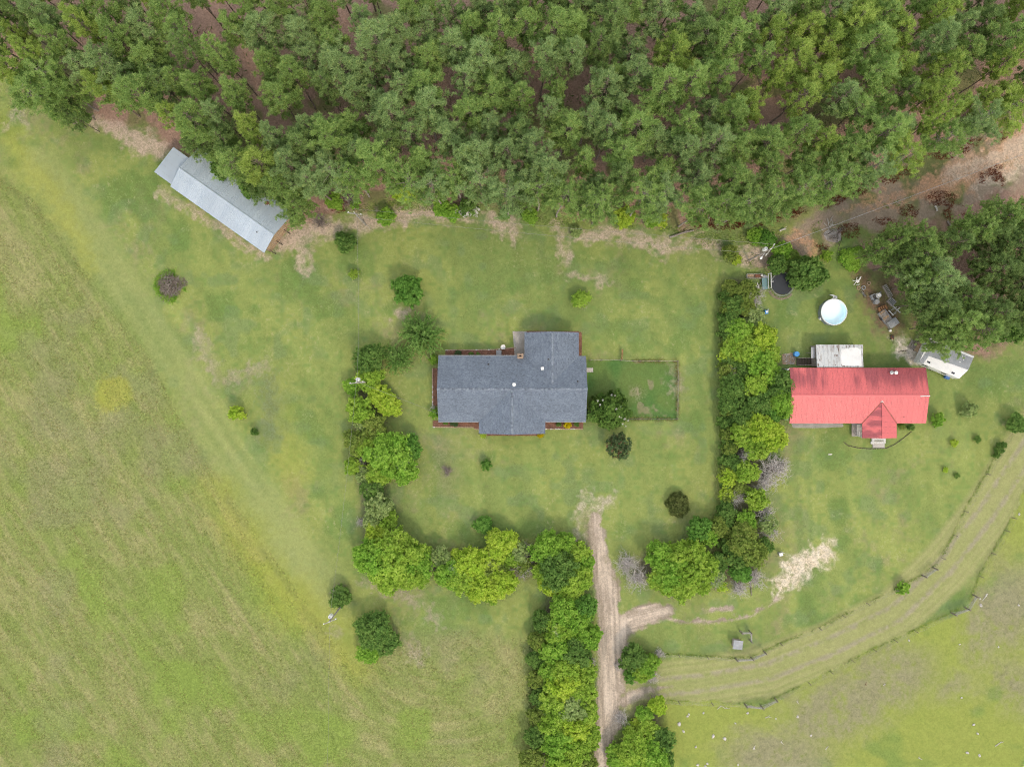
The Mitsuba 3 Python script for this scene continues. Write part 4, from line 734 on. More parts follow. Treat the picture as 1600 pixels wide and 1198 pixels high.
for (px,py,R_,bs,lab) in ((1348.9,449.6,0.30,'galvanised','pale wheel rim lying by the bent bicycle'),(1357,442.5,0.26,'brick_tan','small reddish tyre lying on the brown litter'),(1341,450,0.26,'brick_tan','faded tyre left of the pale wheel rim')):
    k = thing('old_tyre', lab, 'tyre'); c = W(px,py); put(k, ring(c[0],c[1],0.09,R_,0.085,22,8), bs, 50)
k = thing('bicycle', 'dark bent bicycle lying on the ground below the pale wheel rim', 'bicycle'); c = W(1348.5,459)
for dx, dy in ((-0.35,0.42),(0.28,-0.45)):
    w = put(k+'__wheel', ring(c[0]+dx,c[1]+dy,0.16,0.30,0.028,22,6), 'rubber'); put(w+'__spokes', join([tube([[c[0]+dx,c[1]+dy,0.16],[c[0]+dx+0.29*math.cos(t),c[1]+dy+0.29*math.sin(t),0.16]],0.008,4) for t in np.arange(8)*math.pi/4]), 'steel_wire')
for q in (((-0.35,0.42),(0.0,0.1)),((0.0,0.1),(0.28,-0.45)),((-0.05,-0.25),(0.0,0.1)),((-0.05,-0.25),(0.28,-0.45)),((-0.25,0.05),(-0.05,-0.25)),((-0.3,0.1),(0.15,0.25))): put(k+'__frame_tube', tube([[c[0]+q[0][0],c[1]+q[0][1],0.2],[c[0]+q[1][0],c[1]+q[1][1],0.24]],0.03,6), 'grey_plastic')
put(k+'__handlebar', tube([[c[0]-0.45,c[1]+0.02,0.3],[c[0]-0.1,c[1]+0.2,0.34]],0.025,6), 'galvanised'); put(k+'__saddle', box(c[0]-0.05,c[1]-0.34,0.3,0.13,0.26,0.07,0.3), 'rubber')
k = thing('bucket', 'small white bucket at the bottom of the discarded heap', 'bucket'); c = W(1389.5,517); put(k+'__body', tube([[c[0],c[1],0],[c[0],c[1],0.38]],[0.15,0.19],14), 'white_plastic', 40); put(k+'__rim', ring(c[0],c[1],0.38,0.19,0.02,18), 'white_plastic'); put(k+'__handle', tube([[c[0]-0.18,c[1],0.36],[c[0]-0.1,c[1]+0.14,0.28],[c[0]+0.1,c[1]+0.14,0.28],[c[0]+0.18,c[1],0.36]],0.012,5), 'steel_wire')
k = thing('lawn_mower', 'small dark push mower standing at the sandy patch below the grey box', 'mower'); c = W(1393,527)
put(k+'__deck', box(c[0],c[1],0.12,0.5,0.62,0.16,0.1), 'rust'); put(k+'__engine', cyl(c[0],c[1]+0.05,0.28,0.17,0.2,12), 'rubber')
for dx, dy in ((-.28,-.24),(.28,-.24),(.28,.26),(-.28,.26)): put(k+'__wheel', tube([[c[0]+dx-0.04,c[1]+dy,0.11],[c[0]+dx+0.04,c[1]+dy,0.11]],0.11,10), 'rubber')
put(k+'__handle', join([tube([[c[0]-0.2,c[1]-0.25,0.25],[c[0]-0.36,c[1]-1.0,0.95]],0.025,5), tube([[c[0]+0.2,c[1]-0.25,0.25],[c[0]-0.1,c[1]-1.1,0.95]],0.025,5), tube([[c[0]-0.36,c[1]-1.0,0.95],[c[0]-0.1,c[1]-1.1,0.95]],0.025,5)]), 'wood_dark')
k = thing('wood_deck', 'tan plywood deck with three grey wooden steps by the camper', 'deck'); c = W(1436,545); r_ = -0.48
put(k+'__platform', box(c[0],c[1],0.42,1.75,1.55,0.05,r_), 'wood_tan')
for dx, dy in ((-.8,-.7),(.8,-.7),(.8,.7),(-.8,.7)): q = (c[0]+dx*math.cos(r_)-dy*math.sin(r_), c[1]+dx*math.sin(r_)+dy*math.cos(r_)); put(k+'__leg', box(*q,0,0.1,0.1,0.42,r_), 'wood_dark')
for i in range(3): d_ = -1.06-0.34*i; put(k+'__step', box(c[0]+d_*math.cos(r_)-0.05*math.sin(r_), c[1]+d_*math.sin(r_)+0.05*math.cos(r_), 0.30-0.11*i, 0.29, 1.5, 0.05, r_), 'wood_grey')
k = thing('fallen_pole', 'thin dark pole lying on the sand left of the plywood deck', 'pole'); put(k, tube([W(1404,549.5,0.08), W(1417.5,547.5,0.08)],0.06,6), 'wood_dark')
k = thing('grill', 'dark rusty grill standing behind the plywood deck', 'grill'); c = W(1445.5,536); put(k+'__bowl', tube([[c[0],c[1],z] for z in (0.5,0.62,0.8)],[0.2,0.34,0.36],14), 'rust', 40); put(k+'__lid', tube([[c[0],c[1],0.8],[c[0],c[1],0.93],[c[0],c[1],1.0]],[0.36,0.26,0.05],14), 'rubber', 40)
for t in (0,2.1,4.2): put(k+'__leg', tube([[c[0]+0.15*math.cos(t),c[1]+0.15*math.sin(t),0.55],[c[0]+0.36*math.cos(t),c[1]+0.36*math.sin(t),0]],0.025,5), 'rubber')

# ---- small yard things
k = thing('well_house', 'little shed with pale corrugated roof beside the inner track fence', 'shed'); c = W(1153,1007,1.3); r_ = -0.10
put(k+'__wall', box(c[0],c[1],0,1.2,1.2,1.2,r_), 'wood_grey'); S = Slope((c[0]-0.8*math.cos(r_)+0.78*math.sin(r_), c[1]-0.8*math.sin(r_)-0.78*math.cos(r_), 1.22), (c[0]+0.8*math.cos(r_)+0.78*math.sin(r_), c[1]+0.8*math.sin(r_)-0.78*math.cos(r_),1.22), (c[0]-0.8*math.cos(r_)-0.78*math.sin(r_), c[1]-0.8*math.sin(r_)+0.78*math.cos(r_),1.42))
q = [S.at(0,0),S.at(S.L,0),S.at(S.L,S.D),S.at(0,S.D)]; rk = put(k+'__roof', slab(q,0.05), 'grey_plastic'); seamed_roof(rk, S, q, 'camper_grey', 0.40, 0.2, 0.03, across=True)
put(k+'__door', box(c[0]+0.615*math.sin(r_), c[1]-0.615*math.cos(r_), 0.05, 0.6, 0.05, 1.0, r_), 'wood_dark')
k = thing('utility_pedestal', 'small pale utility box on the grass right of the east hedge', 'utility box'); c = W(1217.5,864); put(k+'__cabinet', box(c[0],c[1],0,0.55,0.45,0.8,0.2), 'galvanised'); put(k+'__lid', box(c[0],c[1],0.8,0.62,0.5,0.06,0.2), 'white_plastic'); put(k+'__conduit', cyl(c[0]+0.38,c[1]+0.3,0,0.06,1.1,8), 'white_plastic')
k = thing('board', 'small pale board lying on the mown lawn in front of the red-roofed house', 'board'); c = W(1297,709.5); put(k, box(c[0],c[1],0.01,0.62,0.2,0.05,0.1), 'stone')
for base, lab, a_, b_, r_, bs in (('fallen_log','thick pale fallen log at the sandy foot of the forest',(1046,371),(1084,360),0.17,'pale_bark'),('fallen_log','short white log lying in green weeds below the forest edge',(1218,361),(1228,358),0.15,'stone'),('fallen_log','broken pale stump among red-brown brush at the right',(1461,322),(1464,330),0.16,'stone'),
    ('fallen_log','leaning grey snag at the left edge of the right-hand pines',(1480,345),(1491,366),0.16,'pale_bark'),('fallen_log','brown post lying in the dead twigs at the hedge bottom',(1172,905),(1174,930),0.10,'post_wood'),('fallen_log','dark log on bare ground at the left forest edge',(112,192),(135,199),0.16,'bark')):
    k = thing(base, lab, 'log'); a_, b_ = W(*a_, r_), W(*b_, r_+0.05); m_ = a_+(b_-a_)*0.55+[0,0.12,0.05]
    put(k+'__trunk', tube([a_, m_, b_],[r_, r_*0.9, r_*0.65],8), bs, 40); put(k+'__branch', tube([m_, m_+(b_-a_)*0.18+[0.3,0.35,0.4]],[r_*0.4,r_*0.2],5), bs)
rng = np.random.default_rng(12)
RN = [0]
def rock(px, py, r, lab, grp='pale stones scattered over the pasture'):
    m_ = trimesh.creation.icosphere(1, 1.0); v, f = tm(m_); v = v*(0.75+0.5*rng.random((len(v),1)))*[r, r*(0.6+0.4*rng.random()), r*0.6]
    c = W(px, py); r *= 0.72; k = thing('rock', lab, 'stone', grp); put(k, xf((v, f), c[0], c[1], r*0.3, rng.random()*6), 'stone')
for px, py, r in sorted(((1061,1130,.32),(1067,1141,.2),(1114,1149,.36),(1132,1153,.3),(1168,1113,.24),(1099,1113,.2),(1068,1142,.22),(1076,1115,.2),(1149,1129,.16),(1087,1166,.2),(1267,1148,.2),(1212,1122,.16),(1178,1168,.22),(1105,1192,.22),(1090,1194,.24),(1102,1196,.2),(1153,1194,.2),(1511,1175,.3),(1530,1179,.3),(1521,1131,.26),(1527,1145,.22),(1532,945,.30),(1531,935,.16),(1541,929,.2),(1420,1000,.2),(1499,1006,.15),(1591,945,.2),(1246,1119,.22),(1040,1105,.18),(1560,1010,.16),(1592,803,.22),(1502,1089,.2),(1074,1118,.2))):
    rock(px, py, r, f'small pale stone on the green pasture, {nthw(RN[0])} counting from the left'); RN[0] += 1
for i, (pts, lab) in enumerate(((((1121,1107),(1127,1102),(1133,1106),(1140,1106)),'crooked white branch on the pasture below the outer fence brace'),(((1196,1121),(1200,1119),(1205,1120)),'short white branch below the fence on the pasture'),(((1245,1095),(1248,1099)),'white stick right of the outer fence brace'),(((1176,1170),(1180,1164)),'white stick on the pasture near the bottom edge'),(((1290,1170),(1294,1165)),'white stick on brown pasture near the bottom'),(((1435,1183),(1441,1186)),'white bent stick at the bottom right'),(((1543,927),(1538,934),(1535,938)),'white stick beside the corner fence brace'),(((1380,1070),(1384,1068)),'pale yellow stick in the pasture middle'),(((1555,1165),(1562,1160),(1568,1158)),'white forked branch in the lower right corner'),(((1220,1158),(1224,1162)),'white stick on the brown pasture edge'),(((1352,1068),(1354,1070)),'reddish stick in the pasture middle'))):
    k = thing('stick', lab, 'stick'); P_ = [W(*q, 0.06) for q in pts]; put(k, join([tube(P_, np.linspace(0.07,0.035,len(P_)), 5), tube([P_[-2], P_[-2]+[0.25,0.3,0.05]], 0.03, 4)]), 'stone' if i != 10 else 'rust')
k = thing('burn_pile', 'grey heap of ash and charred sticks beside the clay road', 'burn pile'); c = W(1303,366)
g = np.linspace(-1,1,17); X, Y = np.meshgrid(g, g, indexing='ij'); r2 = np.sqrt(X**2+Y**2); Z = 0.5*np.clip(1-r2*(0.55+1.2*meshkit.fbm(np.stack([X*1.5+3,Y*1.5,0*X],-1),3,8)),0,1)**0.8*(0.4+meshkit.fbm(np.stack([X*4,Y*4,0*X],-1),3,4))-0.02; n = 17
put(k+'__ash', (np.c_[(c[0]+X*2.0).ravel(),(c[1]+Y*1.6).ravel(),(Z*0.5-0.03).ravel()], np.array([[i*n+j,(i+1)*n+j,(i+1)*n+j+1,i*n+j+1] for i in range(n-1) for j in range(n-1)])), 'ash', 50)
for i in range(14): t = rng.random()*6.28; q = c+np.array([rng.normal()*0.9,rng.normal()*0.9,0.25+0.3*rng.random()]); put(k+'__charred_stick', tube([q,q+[math.cos(t)*1.1,math.sin(t)*1.1,0.1]],0.05,5), 'wood_dark' if i % 3 else 'pale_bark')
k = thing('sand_heap', 'small white heap of sticks on the verge left of the ash heap', 'stick pile'); c = W(1295,352)
for i in range(10): t = rng.random()*3; q = c+np.array([rng.normal()*0.4,rng.normal()*0.6,0.08+0.03*i]); put(k+'__stick', tube([q,q+[math.cos(t)*0.8,math.sin(t)*0.8,0.05]],0.05,5), 'stone')

# ---- utility poles and wires
def pole(label, bx, by, h, arm_dir, transformer, lamp=False):
    k = thing('utility_pole', label, 'utility pole'); b = W(bx, by); put(k+'__post', tube([b, b+[0,0,h]],[0.16,0.11],10), 'wood_grey', 40)
    d = np.array([math.cos(arm_dir), math.sin(arm_dir), 0]); put(k+'__crossarm', box(b[0]+0.12*d[1],b[1]-0.12*d[0],h-0.45,2.4,0.13,0.14,arm_dir), 'rail_wood')
    for o in (-1.0, 0.0, 1.0): put(k+'__insulator', cyl(*(b+d*o)[:2], h-0.31 if o else h, 0.07, 0.22, 8), 'white_plastic')
    if transformer:
        q = b + np.array([-d[1], d[0], 0])*0.42; t = put(k+'__transformer', tube([[q[0],q[1],z] for z in (h-2.0,h-1.95,h-1.05,h-0.98)],[0.25,0.30,0.30,0.22],16), 'white_plastic', 40); put(t+'__bushing', cyl(q[0],q[1],h-0.98,0.06,0.25,8), 'galvanised'); put(k+'__bracket', box(*(b+np.array([-d[1], d[0], 0])*0.2)[:2],h-1.6,0.12,0.3,0.1,arm_dir), 'galvanised')
    if lamp:
        q = b + np.array([-0.75,-0.95,0]); l = put(k+'__lamp_arm', tube([b+[0,0,h-2.2], b+[-0.4,-0.5,h-1.8], [q[0],q[1],h-1.9]],0.05,6), 'galvanised'); put(k+'__lamp_head', tube([[q[0]+0.06,q[1]+0.1,h-1.88],[q[0]-0.05,q[1]-0.1,h-1.88],[q[0]-0.16,q[1]-0.3,h-1.9]],[0.12,0.22,0.12],10), 'white_plastic', 40)
    return b + [0,0,h]
pA = pole('grey utility pole with white transformer and lamp left of the trampoline', 1169.5, 407, 10.2, 0.9, True, True)
pB = pole('utility pole with crossarm at the forest edge behind the left lawn', 571.5, 351.5, 8.7, -0.15, False)
pD = pole('utility pole with white transformer inside the west hedge', 577, 597, 10.0, 0.1, True)
pC = pole('utility pole with white transformer by the bush in the left field', 535, 944, 8.6, 0.4, True)
def wire(label, a, b, sag=0.7, r=0.022, bs='steel_wire', n=14):
    t = np.linspace(0,1,n)[:,None]; P_ = a + (b-a)*t; P_[:,2] -= (4*sag*t*(1-t))[:,0]; k = thing('power_line', label, 'power line'); put(k, tube(P_, r, 4), bs)
far = W(1760,180,11.5)
wire('thick power line from the transformer pole over the clay road', pA, far, 0.8, 0.028, 'galvanised')
for o, s_ in ((-1.0,'upper'),(1.0,'lower')): wire(f'thin {s_} power line along the forest edge between two poles', pA+[0.3*o,o*0.8,-0.1], pB+[0,o*0.6,-0.1], 0.9, 0.016)
wire('power line from the forest edge down to the west hedge', pB+[0.4,0,0], pD+[0.2,0,0], 0.8, 0.018); wire('power line from the west hedge to the left field pole', pD, pC, 0.9, 0.016); wire('thin cable from the hedge pole to the ranch house', pD-[0,0,1.0], np.array([mx0+0.4, my0+1.2, 3.2]), 0.5, 0.018)
wire('power line leaving the left field pole towards the bottom', pC, W(508,1330,9.0), 0.6, 0.014)
k = thing('guy_wire', 'guy wire anchoring the forest-edge utility pole', 'guy wire'); put(k, tube([pB-[0,0,1.0], W(583,362,0)],0.02,4), 'galvanised')

# ---- fences
def fence(label, pts, post_h=1.35, step=5.0, strands=(0.35,0.7,1.05,1.3), braces=(), post_r=0.055, base='wire_fence', rail='rail_wood'):
    k = thing(base, label, 'fence'); P_ = [W(*q) for q in pts]; posts = []
    for i in range(len(P_)-1):
        L = np.linalg.norm(P_[i+1]-P_[i]); n = 1 if i in braces else max(1, round(L/step))
        posts += [P_[i]+(P_[i+1]-P_[i])*j/n for j in range(n)]
    posts.append(P_[-1]); big = {tuple(np.round(P_[j],3)) for i in braces for j in (i, i+1)}
    for q in posts:
        b = tuple(np.round(q,3)) in big; put(k+'__post', cyl(q[0],q[1],0,0.11 if b else post_r,(post_h+0.3) if b else post_h,8), 'post_wood')
    for z in strands: put(k+'__wire', tube([q+[0,0,z] for q in posts],0.010,3,False), 'steel_wire')
    for i in braces:
        a, b = P_[i], P_[i+1]
        for z in (1.35, 0.95): put(k+'__brace_rail', tube([a+[0,0,z], b+[0,0,z]],0.075,6), rail)
        put(k+'__brace_wire', tube([a+[0,0,0.15], b+[0,0,1.35]],0.02,4), 'galvanised')
    return k, posts
INNER = [(975,1019),(1060,1022),(1148.5,1027.5),(1173,1026),(1193,1016.5),(1218.6,1004),(1279,980),(1353.6,941.4),(1397.5,919.5),(1440,898),(1457,886),(1470,870.6),(1489,835),(1505.5,798),(1540,740),(1560,705),(1600,640),(1640,570)]
OUTER = [(1030,1092),(1060,1095),(1163,1098.5),(1188,1101),(1210,1089.5),(1262.5,1065),(1330,1030),(1364,1013),(1428,984),(1485.5,956.5),(1507,948.5),(1519,928.5),(1529,899),(1569.6,828),(1580,808),(1640,690)]
_, posts_in = fence('wire fence with braced corners along the house side of the farm track', INNER, braces=(2,3,9))
_, posts_out = fence('wire fence with braced corners along the pasture side of the farm track', OUTER, braces=(2,3,9,10))
_, posts_c = fence('short three-post rail fence corner beside the little pale-roofed shed', [(1155.5,985),(1170,984.5),(1170.5,998.5)], 1.4, braces=(0,1), strands=(0.9,))
_, posts_g = fence('low wire fence with dark posts round the garden plot', [(921,563),(939,563),(969,563),(988,564),(999,564),(1028.5,564),(1058,564.5),(1058.5,594),(1058,624),(1057,654),(1027.6,654.5),(998,654),(968,655)], 1.1, step=99, strands=(0.2,0.5,0.8,1.05), post_r=0.09)
k = thing('garden_gate', 'reddish brown wooden gate swung open at the top of the garden fence', 'gate'); a_, b_ = W(970.5,562), W(971.5,546)
for o in (0.25,0.6,0.95): put(k+'__board', box((a_[0]+b_[0])/2,(a_[1]+b_[1])/2,o,np.linalg.norm(b_-a_),0.10,0.13,math.atan2(*(b_-a_)[:2][::-1])), 'wood_orange')
for t in (0.03,0.5,0.97): q = a_+(b_-a_)*t; put(k+'__upright', box(q[0]+0.08,q[1],0.1,0.09,0.09,1.1), 'rust')

# ------------------------------------------------------------------ vegetation
def unit(v): return v / (np.linalg.norm(v, axis=-1, keepdims=True) + 1e-12)
def leaf_quads(P, N, size, rng, elong=1.7, wild=0.8):
    n = len(P); N = unit(N + wild*rng.normal(size=(n,3))); t = unit(np.cross(N, rng.normal(size=(n,3)))); b = np.cross(N, t)
    s = size*(0.5+1.0*rng.random((n,1))); a, c = t*s*elong/2, b*s/2
    v = np.stack([P-a, P-c*0.9+a*0.1, P+a, P+c*0.9+a*0.1], 1).reshape(-1,3); i = np.arange(n)[:,None]*4
    return v, np.vstack([i+[0,1,2], i+[0,2,3]])
def blades(P, D, length, width, rng):
    n = len(P); D = unit(D); s = unit(np.cross(D, rng.normal(size=(n,3))))*width/2*(0.7+0.6*rng.random((n,1))); L = length*(0.7+0.6*rng.random((n,1)))
    v = np.stack([P-s, P+s, P+D*L], 1).reshape(-1,3); return v, np.arange(3*n).reshape(-1,3)
def limb(a, b, r0, r1, rng, bend=0.12, n=4, sides=5):
    t = np.linspace(0,1,n)[:,None]; P = a+(b-a)*t; L = np.linalg.norm(b-a); P[1:-1] += rng.normal(size=(n-2,3))*L*bend*0.5
    return tube(P, np.linspace(r0, r1, n), sides, False)
def broadleaf(seed, R, H, lobes=16, sub=17, per=34, leaf=0.27, low=0.22, wild=0.9, open_=0.0):
    rng = np.random.default_rng(seed); C, LR = [], []; wood = []
    top = np.array([rng.normal()*0.08*R, rng.normal()*0.08*R, H*0.45])
    wood.append(limb(np.zeros(3), top, 0.045*R+0.03, 0.03*R+0.02, rng, 0.06, 4, 7))
    for i in range(lobes):
        u = (i+0.5)/lobes; th = i*2.39996 + rng.normal()*0.35; rr = R*math.sqrt(u)*0.70*(0.85+0.3*rng.random()); lr = R*(0.27+0.15*rng.random())
        zc = H*(0.80 - 0.42*(rr/R)**2 + 0.10*rng.normal()*0.8) - lr*0.4; zc = max(zc, H*low+lr*0.25)
        C.append([rr*math.cos(th), rr*math.sin(th), zc]); LR.append(lr)
    for i in range(int(lobes*0.55)):       # lower skirt of the crown
        th = rng.random()*6.283; rr = R*(0.45+0.3*rng.random()); lr = R*(0.22+0.12*rng.random()); C.append([rr*math.cos(th), rr*math.sin(th), H*(low+0.12+0.15*rng.random())]); LR.append(lr)
    C, LR = np.array(C), np.array(LR); Ps, Ns = [], []
    for c, lr in zip(C, LR):
        wood.append(limb(top*(0.55+0.45*rng.random()), c, 0.018*R+0.015, 0.012, rng, 0.15, 4, 4))
        d = unit(rng.normal(size=(sub,3)) + [0,0,0.35]); d[:,2] = np.where(d[:,2] < -0.45, -d[:,2], d[:,2]); sc = c + d*lr*(0.62+0.66*rng.random((sub,1))**1.3)
        cnt = int(per*(lr/(0.345*R))**2*(1-open_)) + 4
        for q in sc:
            p = q + rng.normal(size=(cnt,3))*lr*[0.16,0.16,0.11]; Ps.append(p); Ns.append(unit(p-c) + [0,0,0.45])
    for j in range(int(2.2*len(C))):       # stray shoots that break the outline
        q = rng.integers(len(C)); d = unit(rng.normal(size=3)*[1,1,0.6]+[0,0,0.35]); L = R*(0.10+0.16*rng.random()); a = C[q]+d*LR[q]*0.85; e = a+d*L+[0,0,0.15*L]
        wood.append(tube([C[q], e], [0.014, 0.006], 3, False)); t = rng.random((11,1)); Ps.append(a+(e-a)*t+rng.normal(size=(11,3))*leaf*0.35); Ns.append(np.tile(d,(11,1))+[0,0,0.5])
    P, N = np.vstack(Ps), np.vstack(Ns); P[:,2] = np.maximum(P[:,2], 0.06)
    return join(wood), leaf_quads(P, N, leaf, rng, 1.7, wild)
def pine(seed, H, R, lowz=0.42, sparse=1.0):
    rng = np.random.default_rng(seed); wood = []; lean = rng.normal(size=2)*0.02*H
    def tr(z): return np.array([lean[0]*(z/H)**1.5 + 0.12*math.sin(z*0.5+seed), lean[1]*(z/H)**1.5 + 0.12*math.cos(z*0.43+seed), z])
    zs = np.linspace(0, H*0.97, 8); wood.append(tube([tr(z) for z in zs], np.interp(zs, [0,H], [0.17,0.03]), 7, False))
    Ps, Ds = [], []; z = H*lowz
    while z < H*0.97:
        f = (z - H*lowz)/(H*(1-lowz)); prof = (0.55+0.45*math.sin(min(1,f/0.35)*1.57)) if f < 0.35 else max(0.10, 1-((f-0.35)/0.65)**1.6)
        for b in range(rng.integers(4,7)):
            th = rng.random()*6.283; L = R*prof*(0.68+0.5*rng.random()); up = 0.15+0.75*f+0.15*rng.normal(); st = tr(z+rng.normal()*0.2)
            d = np.array([math.cos(th), math.sin(th), 0]); n = 5; t = np.linspace(0,1,n)
            br = st + np.outer(t*L, d) + np.outer(up*L*0.42*(t**1.5), [0,0,1]); br[1:] += rng.normal(size=(n-1,3))*0.06*L
            wood.append(tube(br, np.linspace(0.045, 0.012, n), 4, False))
            m = max(3, int(L*4.6*sparse)); s = 0.34+0.66*rng.random(m)**0.65; k = np.minimum((s*(n-1)).astype(int), n-2); fr = (s*(n-1)-k)[:,None]
            tf = br[k]*(1-fr)+br[k+1]*fr + rng.normal(size=(m,3))*[0.30,0.30,0.16]*(0.35+0.5*s[:,None])*L*0.42
            for q in tf:
                cnt = rng.integers(26,40); dirs = rng.normal(size=(cnt,3)); dirs[:,2] = np.abs(dirs[:,2])*0.75+0.05; dirs[:,:2] += d[:2]*0.35; Ps.append(q + rng.normal(size=(cnt,3))*0.11); Ds.append(dirs)
        z += H*0.028*(0.8+0.5*rng.random()) + 0.18
    q = tr(H*0.97); dirs = rng.normal(size=(60,3)); dirs[:,2] = np.abs(dirs[:,2])+0.4; Ps.append(q+rng.normal(size=(60,3))*[0.2,0.2,0.3]); Ds.append(dirs)
    P, D = np.vstack(Ps), np.vstack(Ds); return join(wood), blades(P, D, 0.36, 0.075, rng)
def feathery(seed, R, H, n=125):
    """long arching shoots from one root, leaflets along each shoot"""
    rng = np.random.default_rng(seed); Ps, Ds, wood = [], [], []
    for i in range(n):
        th = rng.random()*6.283; L = R*math.sqrt(0.05+0.95*rng.random())*(0.85+0.25*rng.random()); d = np.array([math.cos(th), math.sin(th), 0]); t = np.linspace(0,1,7)
        hh = H*(1.0-0.55*(L/R)**1.6)*(0.8+0.3*rng.random()); P = np.outer(t**1.15*L, d); P[:,2] = hh*np.sin(np.minimum(t*1.9,1.57)) - 0.30*hh*np.clip(t-0.7,0,1)/0.3*rng.random()*1.4; P[1:] += rng.normal(size=(6,3))*0.05*R
        if i % 2 == 0: wood.append(tube(P, np.linspace(0.035,0.008,7), 3, False))
        m = 74; s = 0.25+0.75*rng.random(m); k = np.minimum((s*6).astype(int),5); fr = (s*6-k)[:,None]; q = P[k]*(1-fr)+P[k+1]*fr + rng.normal(size=(m,3))*0.055
        Ps.append(q); Ds.append(unit(P[k+1]-P[k]) + rng.normal(size=(m,3))*0.38)
    return join(wood), blades(np.vstack(Ps), np.vstack(Ds), 0.55, 0.12, rng)
def twigs(seed, R, H, n=46, depth=2):
    rng = np.random.default_rng(seed); out = []
    def grow(p, d, L, r, k):
        P = [p]; q = p.copy(); dd = d.copy()
        for i in range(4): dd = unit(dd + rng.normal(size=3)*0.22 + [0,0,0.03]); q = q+dd*L/4; P.append(q.copy())
        P = np.array(P); P[:,2] = np.maximum(P[:,2], 0.03); out.append(tube(P, np.linspace(r, r*0.45, 5), 3, False))
        if k:
            for j in range(4): t = rng.integers(1,5); grow(P[t], unit(dd*0.6 + rng.normal(size=3)*0.75), L*(0.35+0.35*rng.random()), r*0.55, k-1)
    for i in range(n):
        th = rng.random()*6.283; e = 0.35+0.9*rng.random(); d = np.array([math.cos(th)*math.cos(e), math.sin(th)*math.cos(e), math.sin(e)*H/R*0.9+0.05])
        grow(np.array([rng.normal()*0.10*R, rng.normal()*0.10*R, 0.02]), unit(d), math.hypot(R*math.cos(e), H*math.sin(e))*(0.55+0.3*rng.random()), 0.028+0.012*R/3, depth)
    return join(out)

SHAPES_ = {'large': [broadleaf(11+i, 4.3, 6.6, 19, 18, 33, 0.27) for i in range(4)], 'medium': [broadleaf(31+i, 2.6, 4.2, 15, 15, 29, 0.22) for i in range(4)],
           'small': [broadleaf(51+i, 1.2, 1.7, 9, 8, 30, 0.17, 0.05) for i in range(3)], 'dome': [broadleaf(71, 2.0, 2.0, 26, 12, 40, 0.15, 0.02)],
           'spread': [broadleaf(81+i, 3.2, 4.0, 15, 11, 46, 0.30, 0.15, 0.7) for i in range(2)], 'thin': [broadleaf(91+i, 2.3, 3.6, 13, 9, 17, 0.22, 0.3) for i in range(2)],
           'pine': [pine(101+i, 18.0+0.6*(i % 3), 2.45+0.2*(i % 2), 0.50) for i in range(6)], 'bigpine': [pine(121+i, 15.0, 4.4, 0.36, 1.0) for i in range(3)], 'edgepine': [pine(151+i, 17.5, 3.3, 0.66) for i in range(3)], 'feather': [feathery(131+i, 4.2, 4.6) for i in range(2)], 'thinpine': [pine(141, 17.0, 2.7, 0.58, 0.55)]}
SIZE = {'large': (4.3,6.6), 'medium': (2.6,4.2), 'small': (1.2,1.7), 'dome': (2.0,2.0), 'spread': (3.2,4.0), 'thin': (2.3,3.6), 'feather': (4.2,4.6), 'pine': (2.55,18.4), 'bigpine': (4.4,15.0), 'thinpine': (2.7,17.0), 'edgepine': (3.3,17.5)}
_ply = {}
def group_of(kind, i, leafmat_, barkmat):
    key = f'kind_{kind}_{i}_{leafmat_}'
    if key not in scene:
        if (kind, i) not in _ply: w, l = SHAPES_[kind][i]; _ply[kind, i] = (ply(w, None, 40), ply(l, None))
        w, l = _ply[kind, i]; rn = 'needles' if 'pine' in kind else 'leaves'
        scene[key] = {'type': 'shapegroup', 'trunk': {**w, 'bsdf': {'type':'ref','id':barkmat}}, rn: {**l, 'bsdf': {'type':'ref','id':leafmat_}}}
    return key
vr = np.random.default_rng(2024)
def grow(base, label, cat, kind, leafmat_, x, y, sx, sz, group=None, barkmat='bark', rot=None, i=None):
    i = int(vr.integers(len(SHAPES_[kind]))) if i is None else i; rot = vr.random()*360 if rot is None else rot; k = thing(base, label, cat, group)
    scene[k] = {'type': 'instance', 'to_world': T().translate([x,y,0]).rotate([0,0,1],rot).scale([sx,sx*(0.94+0.12*vr.random()),sz]), 'g': {'type':'ref','id':group_of(kind,i,leafmat_,barkmat)}}
    return k
ORD = ['first','second','third','fourth','fifth','sixth','seventh','eighth','ninth','tenth','eleventh','twelfth','thirteenth','fourteenth','fifteenth','sixteenth','seventeenth','eighteenth','nineteenth','twentieth']
def nth(i): return ORD[i] if i < len(ORD) else f'{i+1}th'
COL = {'G':('leaf_bright','bright green'),'Y':('leaf_yellow','yellow-green'),'L':('leaf_lime','lime green'),'D':('leaf_dark','dark green'),'O':('leaf_olive','olive green'),'B':('leaf_grey','grey-green'),'E':('leaf_emerald','emerald green')}
def hedge(name, items, base='hedge_tree'):
    """trees of one hedge; each is told apart by its colour and its place along the hedge"""
    axis_y = name[1]; items = sorted(items, key=lambda q: q[1] if axis_y else q[0]); seen = {}
    for px, py, r, c in items:
        lm, cn = COL[c]; kind = 'large' if r > 25 else 'medium' if r > 13 else 'small'; R0, H0 = SIZE[kind]; R_ = r/K*0.97; hz = R_/R0*(0.92+0.22*vr.random()); Hh = H0*hz; p = W(px, py, 0.6*Hh); n = seen.get(cn, 0); seen[cn] = n+1
        big = 'tree' if kind != 'small' else 'shrub'
        grow(base if kind != 'small' else 'hedge_shrub', f'{cn} {big} in {name[0]}, {nth(n)} such from {"top" if axis_y else "left"}', big, kind, lm, p[0], p[1], R_/R0, hz)
